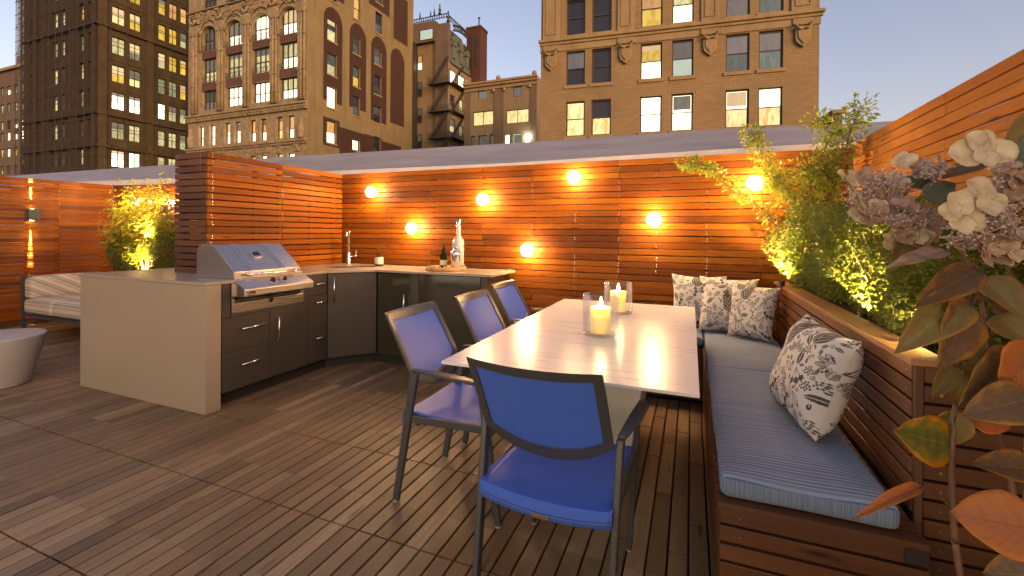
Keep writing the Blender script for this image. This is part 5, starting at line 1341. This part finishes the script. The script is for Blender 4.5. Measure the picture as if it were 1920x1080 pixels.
for z in (13.0,): # carved figures at the corner
    for x in (GX1-.75,GX0+.75):
        MB().lathe([(.0,0),(.42,.0),(.38,.5),(.45,1.2),(.30,1.9),(.34,2.2),(.2,2.6),(0,2.7)], c=(x,GYF-.12,12.3), seg=10).build('corner_figure', M['gothstone'], gb, smooth=True)
# side wall facing the gap: stucco with tall red-brown arched panels
sideops = []; sk_ = []
for (a,b,z0,z1,k) in ((43.15,44.75,25.25,28.2,('cream','dim')),(43.15,44.75,21.0,23.7,('cream','dim')),(43.15,44.75,16.85,19.5,('white','white')),(43.15,44.75,12.4,15.2,('white','orange')),
                      (47.7,49.1,25.3,28.2,('dim','dim')),(47.7,49.1,20.9,23.6,('yellow','dim')),(47.7,49.1,16.95,19.6,('dim','dark')),(47.7,49.1,12.3,13.7,('white','white')),
                      (52.0,53.6,25.4,28.3,('teal','dim')),(52.0,53.6,21.1,23.8,('dim','dark')),(52.0,53.6,17.0,19.4,('dark','dim')),(47.8,49.1,30.0,33.0,('orange','orange')),(52.2,53.8,30.0,33.0,('teal','dark')),
                      (52.0,53.6,12.6,15.0,('dark','dark')),(43.15,44.75,30.4,33.2,('dark','orange')),(47.8,49.1,34.4,37.2,('dark','dark')),(52.2,53.8,34.4,37.2,('dim','dark'))):
    sideops.append((a,b,z0,z1)); sk_.append(k)
mb = MB(); wall_grid('x',GX1,GYF,GYB,-36,GT,sideops,.35,mb,out=1); mb.build('side_wall', M['gothside'], gb, fixn=False)
for o_, k in zip(sideops, sk_): window(gb,'x',GX1,*o_,k,depth=.35,out=1,fw=.10,sill=M['tanstone'])
def arch_panel(y0,y1,z0,zt,holes, rect=False, steps=None):
    """red-brown brick infill standing a hair proud of the stucco, cut round the windows in it"""
    m_ = MB(); cc = (y0+y1)/2; r_ = (y1-y0)/2; n = 12; X_ = GX1+.012
    zs0 = zt-r_*1.15 if not rect else zt
    us = sorted({y0,y1,*[h[0]-.01 for h in holes],*[h[1]+.01 for h in holes]}); zz = sorted({z0,zs0,*[max(z0,h[2]-.01) for h in holes],*[min(zs0,h[3]+.01) for h in holes]})
    for za,zb in zip(zz[:-1],zz[1:]):
        for ua,ub in zip(us[:-1],us[1:]):
            if any(h[0]-.02 < (ua+ub)/2 < h[1]+.02 and h[2]-.02 < (za+zb)/2 < h[3]+.02 for h in holes): continue
            m_.quad((X_,ua,za),(X_,ub,za),(X_,ub,zb),(X_,ua,zb))
    if not rect:
        pp = [(cc-r_*math.cos(math.pi*i/n), zs0+r_*1.15*math.sin(math.pi*i/n)) for i in range(n+1)]; k0 = len(m_.v)
        m_.v += [(X_,p,z) for p,z in pp]; m_.f.append(tuple(range(k0,k0+n+1)))
    m_.build('arched_panel' if not rect else 'brick_panel', M['redpanel'], gb, fixn=False)
H1 = [o_ for o_ in sideops if o_[0] == 43.15 and 16 < o_[2] < 30]; H2 = [o_ for o_ in sideops if o_[0] == 47.7 and 16 < o_[2] < 30]; H3 = [o_ for o_ in sideops if o_[0] == 52.0 and 16 < o_[2] < 30]
arch_panel(42.5,45.7,17.6,29.55,H1); arch_panel(47.0,50.3,17.9,29.5,H2); arch_panel(51.3,54.8,17.2,29.55,H3); arch_panel(55.7,59.2,17.8,29.5,[])
for (a,b,z0,z1) in ((42.5,45.3,12.0,15.5),(45.3,50.0,11.0,14.8),(50.0,53.9,11.6,14.9),(53.9,58.5,10.5,14.6)):
    arch_panel(a,b,z0,z1,[o_ for o_ in sideops if a <= o_[0] and o_[1] <= b and o_[3] < 16],rect=True)
for (a,b,z0,z1) in ((43.0,46.0,30.9,34.6),(50.8,55.4,33.4,38.0),(56.4,60.0,30.8,38.0)): arch_panel(a,b,z0,z1,[o_ for o_ in sideops if a <= o_[0] and o_[1] <= b and o_[3] < z1+.1 and o_[2] > z0-.1],rect=True)

# --- dark stone tower block on the left
db = thing('dark_office_tower', 'tall dark brown stone office building with lit triple windows, left of the ornate block', 'building')
DX0, DX1, DY0, DY1, DTT = -100.6, -80.555, 38.0, 56.0, 62.0
fl = [10.6,14.85,19.3,23.4,27.6,32.2,36.4,40.6,44.8,49.0]
ofr = []; kf = []
for zi, z in enumerate(fl):
    for a,b in ((-99.4,-98.6),(-96.4,-95.6),(-92.8,-91.2),(-90.6,-89.2),(-88.5,-87.4),(-85.5,-84.0),(-83.2,-82.1)):
        ofr.append((a,b,z+.35,z+2.75))
        if z < 33 and zi != 5: kf.append(rb.choice(('dim','dim','green','dim','cream')) if a > -94 else rb.choice(('dark','dim')))
        else: kf.append(rb.choice(('yellow','cream','dark')) if a > -94 else 'dark')
mb = MB(); wall_grid('y',DY0,DX0,DX1,-36,DTT,ofr,.5,mb); mb.quad((DX0,DY0,-36),(DX0,DY1,-36),(DX0,DY1,DTT),(DX0,DY0,DTT)); mb.build('wall', M['darkstone'], db, fixn=False)
for o_, k in zip(ofr,kf): window(db,'y',DY0,*o_,(k,k),depth=.5,fw=.11)
osd = []; ksd = []
plan = {10.6:('white','white','cream','cream','dim'),14.85:('cream','cream','cream','cream','cream'),19.3:('white','white','white','cream','cream'),23.4:('yellow','warm','green','green','yellow'),27.6:('cream','green','cream','yellow','yellow'),32.2:('warm','yellow','yellow','yellow','cream'),36.4:('yellow','yellow','yellow','orange','orange')}
for z in fl:
    ks = plan.get(z, ('dim','dark','yellow','dark','dim'))
    for i,(a,b) in enumerate(((39.75,41.5),(42.0,43.6),(45.9,47.2),(47.6,48.95),(49.35,50.5))):
        osd.append((a,b,z+.1,z+2.65)); ksd.append(ks[i])
    for a,b in ((52.4,53.6),(54.1,55.2)): osd.append((a,b,z+.1,z+2.65)); ksd.append(rb.choice(('cream','dim')))
mb = MB(); wall_grid('x',DX1,DY0,DY1,-36,DTT,osd,.45,mb,out=1); mb.build('side_wall', M['darkstone_lit'], db, fixn=False)
for o_, k in zip(osd,ksd): window(db,'x',DX1,*o_,(k,k),depth=.45,out=1,fw=.11,mull=1 if o_[1]-o_[0] > 1.5 else 0)
for y in (38.55,44.75,51.4): MB().box(DX1+.002,DX1+.32,y-.5,y+.5,-36,DTT).build('pier', M['darkstone_lit'], db, bevel=.06)
for x in (-100.0,-97.5,-94.4,-86.5,-81.2): MB().box(x-.45,x+.45,DY0-.34,DY0-.002,-36,DTT).build('pier', M['darkstone'], db, bevel=.06)
for z in (18.2,13.4,31.2,43.8):
    MB().box(DX0-.2,DX1+.5,DY0-.50,DY0-.345,z,z+.35).build('string_course', M['darkstone'], db); MB().box(DX1+.325,DX1+.50,DY0-.34,DY1,z,z+.35).build('string_course', M['darkstone_lit'], db)
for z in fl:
    MB().box(DX1+.003,DX1+.10,39.1,44.2,z-1.0,z-.75).build('spandrel_band', M['darkstone_lit'], db); MB().box(DX1+.003,DX1+.10,45.3,50.8,z-1.0,z-.75).build('spandrel_band', M['darkstone_lit'], db)

# --- small tan building in the gap
sb = thing('small_tan_building', 'low tan rendered building with parapet and a bright lamp, in the gap between towers', 'building')
QX0, QX1, QY = -27.7, -17.7, 52.0
ops = [(-26.5,-23.6,15.1,16.9),(-21.8,-18.8,15.0,16.7),(-25.8,-24.6,18.45,19.6),(-20.9,-19.7,18.3,19.55),(-26.8,-26.1,11.2,13.8),(-25.7,-24.5,11.2,13.8),(-24.1,-23.3,11.2,13.8),(-22.0,-21.3,11.3,13.7),(-20.9,-19.7,11.3,13.7),(-19.4,-18.6,11.3,13.7)]
ks = [('warm',),('warm',),('shade',),('shade',),('dim',),('dim',),('dim',),('white',),('white',),('white',)]
mb = MB(); wall_grid('y',QY,QX0,QX1,-36,20.6,ops,.3,mb); mb.quad((QX1,QY,-36),(QX1,QY+14,-36),(QX1,QY+14,20.6),(QX1,QY,20.6)); mb.quad((QX0,QY,20.6),(QX1,QY,20.6),(QX1,QY+14,20.6),(QX0,QY+14,20.6)); mb.build('wall', M['smalltan'], sb, fixn=False)
for o_, k in zip(ops, ks): window(sb,'y',QY,*o_,k,depth=.3,fw=.08,rail=False,mull=1 if o_[1]-o_[0] > 2 else 0,frame=M['sash'])
for a,b in ((-27.68,-26.85),(-23.45,-22.1),(-18.55,-17.75)): MB().box(a,b,QY-.10,QY-.002,-36,19.5).build('pier', M['smallpier'], sb)
for z0,z1,d in ((20.35,20.62,.45),(20.05,20.34,.25),(19.55,19.7,.18)): MB().box(QX0-.1,QX1+.1,QY-d,QY-.003,z0,z1).build('cornice', M['tanstone'], sb, bevel=.03)
for x in (-27.5,-22.8,-18.0): MB().lathe([(0,0),(.28,0),(.3,.3),(.16,.5),(0,.55)], c=(x,QY-.2,20.63), seg=10).build('finial', M['tanstone'], sb, smooth=True)
for x in (-23.5,-22.0,-18.6): MB().lathe([(0,-.2),(.18,-.16),(.2,0),(.1,.2),(0,.24)], c=(x,QY-.2,19.35), seg=8).build('boss', M['tanstone'], sb, smooth=True)
fl_ = thing('flood_lamp', 'small blazing white lamp low on the small tan building', 'lamp', (-18.75,QY-.35,13.1))
MB().lathe([(0,-.12),(.10,-.10),(.14,0),(.10,.10),(0,.12)], seg=12).build('bulb', emit('flood_bulb',(1,.95,.8),150), fl_); MB().box(-.05,.05,.14,.34,-.05,.05).build('bracket', M['iron'], fl_)

# --- dark building with a crested roof and fire escapes, and the brick chimney behind it
fb = thing('mansard_building', 'dark old building with iron roof cresting, green mansard and fire escapes', 'building')
MB().box(-47,-38.85,62.6,74,-36,32.0).build('wall', M['smalltan'], fb); MB().box(-43.2,-38.5,61.9,74,32.02,35.3).build('attic', M['greystone'], fb)
MB().box(-38.49,-36.02,62.0,62.7,-36,34.6).build('tower_wall', M['greystone'], fb)
MB().box(-42.4,-42.1,61.4,62.6,-36,32.1).build('downpipe_pier', M['iron'], fb)
for z in (30.2,25.9,21.6,17.4,13.4): window(fb,'y',62.61,-42.0,-41.1,z-2.4,z,(('white','orange') if z > 30 else ('dark','dim')),depth=-.2,fw=.1)
window(fb,'y',61.88,-41.2,-38.7,32.3,34.0,('blind',),depth=-.1,fw=.1,rail=False)
ops = [(61.9+.2,64.7,25.1,27.4),(65.4,67.6,25.3,27.5),(65.8,67.2,21.8,23.6),(62.5,64.4,17.5,19.6),(65.8,67.2,17.4,19.2),(62.6,64.2,21.5,23.4)]; ks = ['white','white','cream','cream','green','dark']
mb = MB(); wall_grid('x',-36.0,61.9,74,-36,28.3,ops,.3,mb,out=1); mb.build('side_wall', M['smalltan'], fb, fixn=False)
for o_, k in zip(ops,ks): window(fb,'x',-36.0,*o_,(k,),depth=.3,out=1,fw=.08,rail=False)
MB().prism([(-36.0,28.31),(-35.7,28.31),(-35.7,28.7),(-36.6,32.6),(-37.4,34.9),(-38.8,34.9),(-38.8,28.31)], 'y', 62.72, 69.0).build('mansard_roof', M['copper'], fb, bevel=.05)
for y in (63.3,65.9,68.0):
    MB().box(-36.9,-35.6,y-.45,y+.45,29.2,31.2).build('dormer', M['copper'], fb, bevel=.08); MB().prism([(y-.6,31.21),(y+.6,31.21),(y,32.3)], 'x', -37.0,-35.5).build('dormer_roof', M['copper'], fb)
    MB().lathe([(0,0),(.22,0),(.10,.35),(.16,.6),(.05,1.0),(0,1.5)], c=(-36.2,y,32.32), seg=8).build('finial', M['iron'], fb, smooth=True)
cr = MB(); q = -43.2
while q < -36.2: cr.box(q,q+.10,61.95,62.03,35.32,36.05); q += .42
cr.box(-43.2,-36.1,61.94,62.04,35.95,36.07); cr.box(-43.2,-36.1,61.94,62.04,35.45,35.53)
q = 62.2
while q < 68.5: cr.box(-36.1,-36.02,q,q+.10,34.95,35.75); q += .42
cr.box(-36.12,-36.0,62.05,68.6,35.7,35.8); cr.build('roof_cresting', M['iron'], fb, fixn=False)
for (x,y,z,s_) in ((-41.3,62,36.0,1.0),(-39.3,62,36.0,.9),(-37.6,62,36.1,1.5),(-36.1,62.1,34.7,1.6),(-38.6,62,36.1,1.0)):
    MB().lathe([(0,0),(.20*s_,0),(.10*s_,.25*s_),(.17*s_,.45*s_),(.05*s_,.7*s_),(.09*s_,.9*s_),(0,1.15*s_)], c=(x,y,z), seg=8).build('finial', M['iron'], fb, smooth=True)
for z in (24.6,20.2,16.0,11.8):       # fire escape landings, rails and slanting stairs
    fe = MB(); fe.box(-39.0,-35.0,60.6,61.85,z,z+.10)
    fe.box(-35.98,-34.9,61.9,67.0,z+.3,z+.40)
    for zz in (z+.5,z+.95): fe.box(-39.0,-35.0,60.6,60.66,zz,zz+.06); fe.box(-34.96,-34.9,61.9,67.0,zz+.3,zz+.36)
    q = -39.0
    while q < -35.0: fe.box(q,q+.06,60.61,60.65,z+.1,z+1.0); q += .30
    q = 61.9
    while q < 67: fe.box(-34.95,-34.91,q,q+.05,z+.4,z+1.3); q += .35
    fe.bar((-38.6,61.2,z+.1),(-35.6,61.2,z+4.2),.5,.10,up=(0,1,0)); fe.bar((-35.4,62.3,z+.4),(-35.4,66.2,z+4.4),.10,.45,up=(1,0,0))
    fe.build('fire_escape', M['iron'], fb, fixn=False)
cm = thing('brick_chimney', 'tall square dark red brick stack with iron ties, against the sky', 'chimney', (-35.6,71.4,0))
MB().box(-1.4,1.35,-1.4,1.3,-36,36.9).build('shaft', M['redbrick'], cm, bevel=.04); MB().box(-1.5,1.45,-1.5,1.4,36.9,37.3).build('cap', M['redbrick'], cm)
MB().tube([(.35,0,37.3),(.35,0,39.3)], .12, 8).lathe([(.25,0),(.25,.12),(0,.15)], c=(.35,0,39.25), seg=8).build('flue', M['iron'], cm)
for a,b in ((-.75,-.25),(.25,.75)):
    MB().box(a,b,-1.46,-1.402,30.0,35.8).build('recess_panel', M['iron'], cm)
tr_ = MB()
for x in range(8): tr_.bar((-36.2+x*.16-3+1.2+.2,62.9+x*.8,34.6),(-36.2+(x+1)*.16-3+1.2+.2,62.9+(x+1)*.8,35.4 if x%2 else 33.9),.12,.12)
tie = thing('iron_tie', 'curved iron tie bracing the brick chimney to the crested roof', 'bracket', (0,0,0))
t1 = MB()
P1 = [Vector((-36.2+.14*i*0-.0,63+.85*i,35.0+.5*math.sin(math.pi*i/16))) for i in range(9)]
P1 = [Vector((-36.3,64.0,35.0)).lerp(Vector((-37.0,70.0,36.4)), i/8)+Vector((0,0,.35*math.sin(math.pi*i/8))) for i in range(9)]
t1.tube(P1, .13, 6); P2 = [p-Vector((0,0,.9)) for p in P1]; t1.tube(P2, .11, 6)
for i in range(8): t1.tube([P1[i],P2[i+1]], .07, 4).tube([P2[i],P1[i+1]], .07, 4)
t1.build('truss', M['iron'], tie, fixn=False)
MB().tube([(-36.0,66.5,32.4),(-37.0,70.0,32.6)], .16, 6).build('lower_bar', M['iron'], tie)

# --- things at the far left edge
lb_ = thing('pale_office_block', 'pale stepped office block with glaring lit windows at the left edge', 'building')
LXa, LXb, LY = -175, -126, 50.0
ops = []; ks = []
for zi, z in enumerate((9.5,13.3,17.1,20.7,23.2,27.0,30.8)):
    for x in (-147.5,-143.5,-140.7,-137.6,-134.7,-131.5,-128.5): ops.append((x,x+2.0,z,z+1.9)); ks.append(rb.choice(('cream','yellow','white','dim','green','dark')))
mb = MB(); wall_grid('y',LY,LXa,LXb,-36,36.2,ops,.4,mb); mb.quad((LXb,LY,-36),(LXb,LY+15,-36),(LXb,LY+15,36.2),(LXb,LY,36.2)); mb.quad((LXa,LY,36.2),(LXb,LY,36.2),(LXb,LY+15,36.2),(LXa,LY+15,36.2)); mb.build('wall', M['farwall'], lb_, fixn=False)
for o_, k in zip(ops,ks): window(lb_,'y',LY,*o_,(k,),depth=.4,fw=.15,rail=False,mull=1)
MB().box(-139,-128,51,60,36.21,39.5).build('roof_house', M['greystone'], lb_); MB().box(-176,-125.6,49.4,50,36.0,36.6).build('parapet', M['tanstone'], lb_)
gt = thing('glass_tower', 'pale blue glass tower seen behind scaffolding at the top left edge', 'tower')
M['glasswall'] = plain('blue_grey_curtain_wall', (.30,.36,.42), .15, noise=.2, nscale=.3)
MB().box(-250,-232,92,110,-36,130).build('glazed_shaft', M['glasswall'], gt)
gl = MB()
for i in range(60): gl.box(-250.1,-231.9,91.9,91.99,10+i*2.2,10.25+i*2.2)
for i in range(13): gl.box(-250+i*1.5,-249.8+i*1.5,91.86,91.89,0,130)
gl.build('mullion_grid', M['greystone'], gt, fixn=False, kind='stuff')
mast = thing('scaffold_mast', 'dark lattice scaffold mast rising beside the dark tower at the left edge', 'scaffolding', (-112.8,42.0,0)); mm = MB()
for (x,y) in ((0,0),(2.2,0),(0,2.2),(2.2,2.2)): mm.bar((x,y,-36),(x,y,60),.20,.20,up=(0,1,0))
for i in range(40):
    z = -20+i*2.0
    for a,b in (((0,0),(2.2,0)),((2.2,0),(2.2,2.2)),((0,0),(0,2.2))): mm.bar((*a,z),(*b,z),.12,.12); mm.bar((*a,z),(*b,z+2),.09,.09,up=(1,1,0))
mm.build('lattice', M['iron'], mast, fixn=False)

scf = thing('scaffolding', 'thin scaffold poles and platforms against the corner of the dark office tower', 'scaffolding', (0,0,0)); sm3 = MB()
for x in [DX0+.4+1.9*k for k in range(11)]: sm3.bar((x,DY0-1.3,-36),(x,DY0-1.3,60),.07,.07,up=(0,1,0))
for y in [DY0-1.2+2.1*k for k in range(7)]: sm3.bar((DX1+1.3,y,-36),(DX1+1.3,y,60),.07,.07,up=(0,1,0))
for k in range(24):
    z = 8+2.1*k; sm3.box(DX0,DX1+1.3,DY0-1.34,DY0-1.28,z,z+.05)
    if k%2 == 0: sm3.box(DX1+1.26,DX1+1.32,DY0-1.2,DY0+12,z,z+.05)
for k in range(5):
    for j in range(11): sm3.bar((DX0+.4+3.8*k,DY0-1.3,8+4.2*j),(DX0+4.2+3.8*k,DY0-1.3,12.2+4.2*j),.04,.04,up=(0,1,0))
sm3.build('poles', M['iron'], scf, fixn=False)
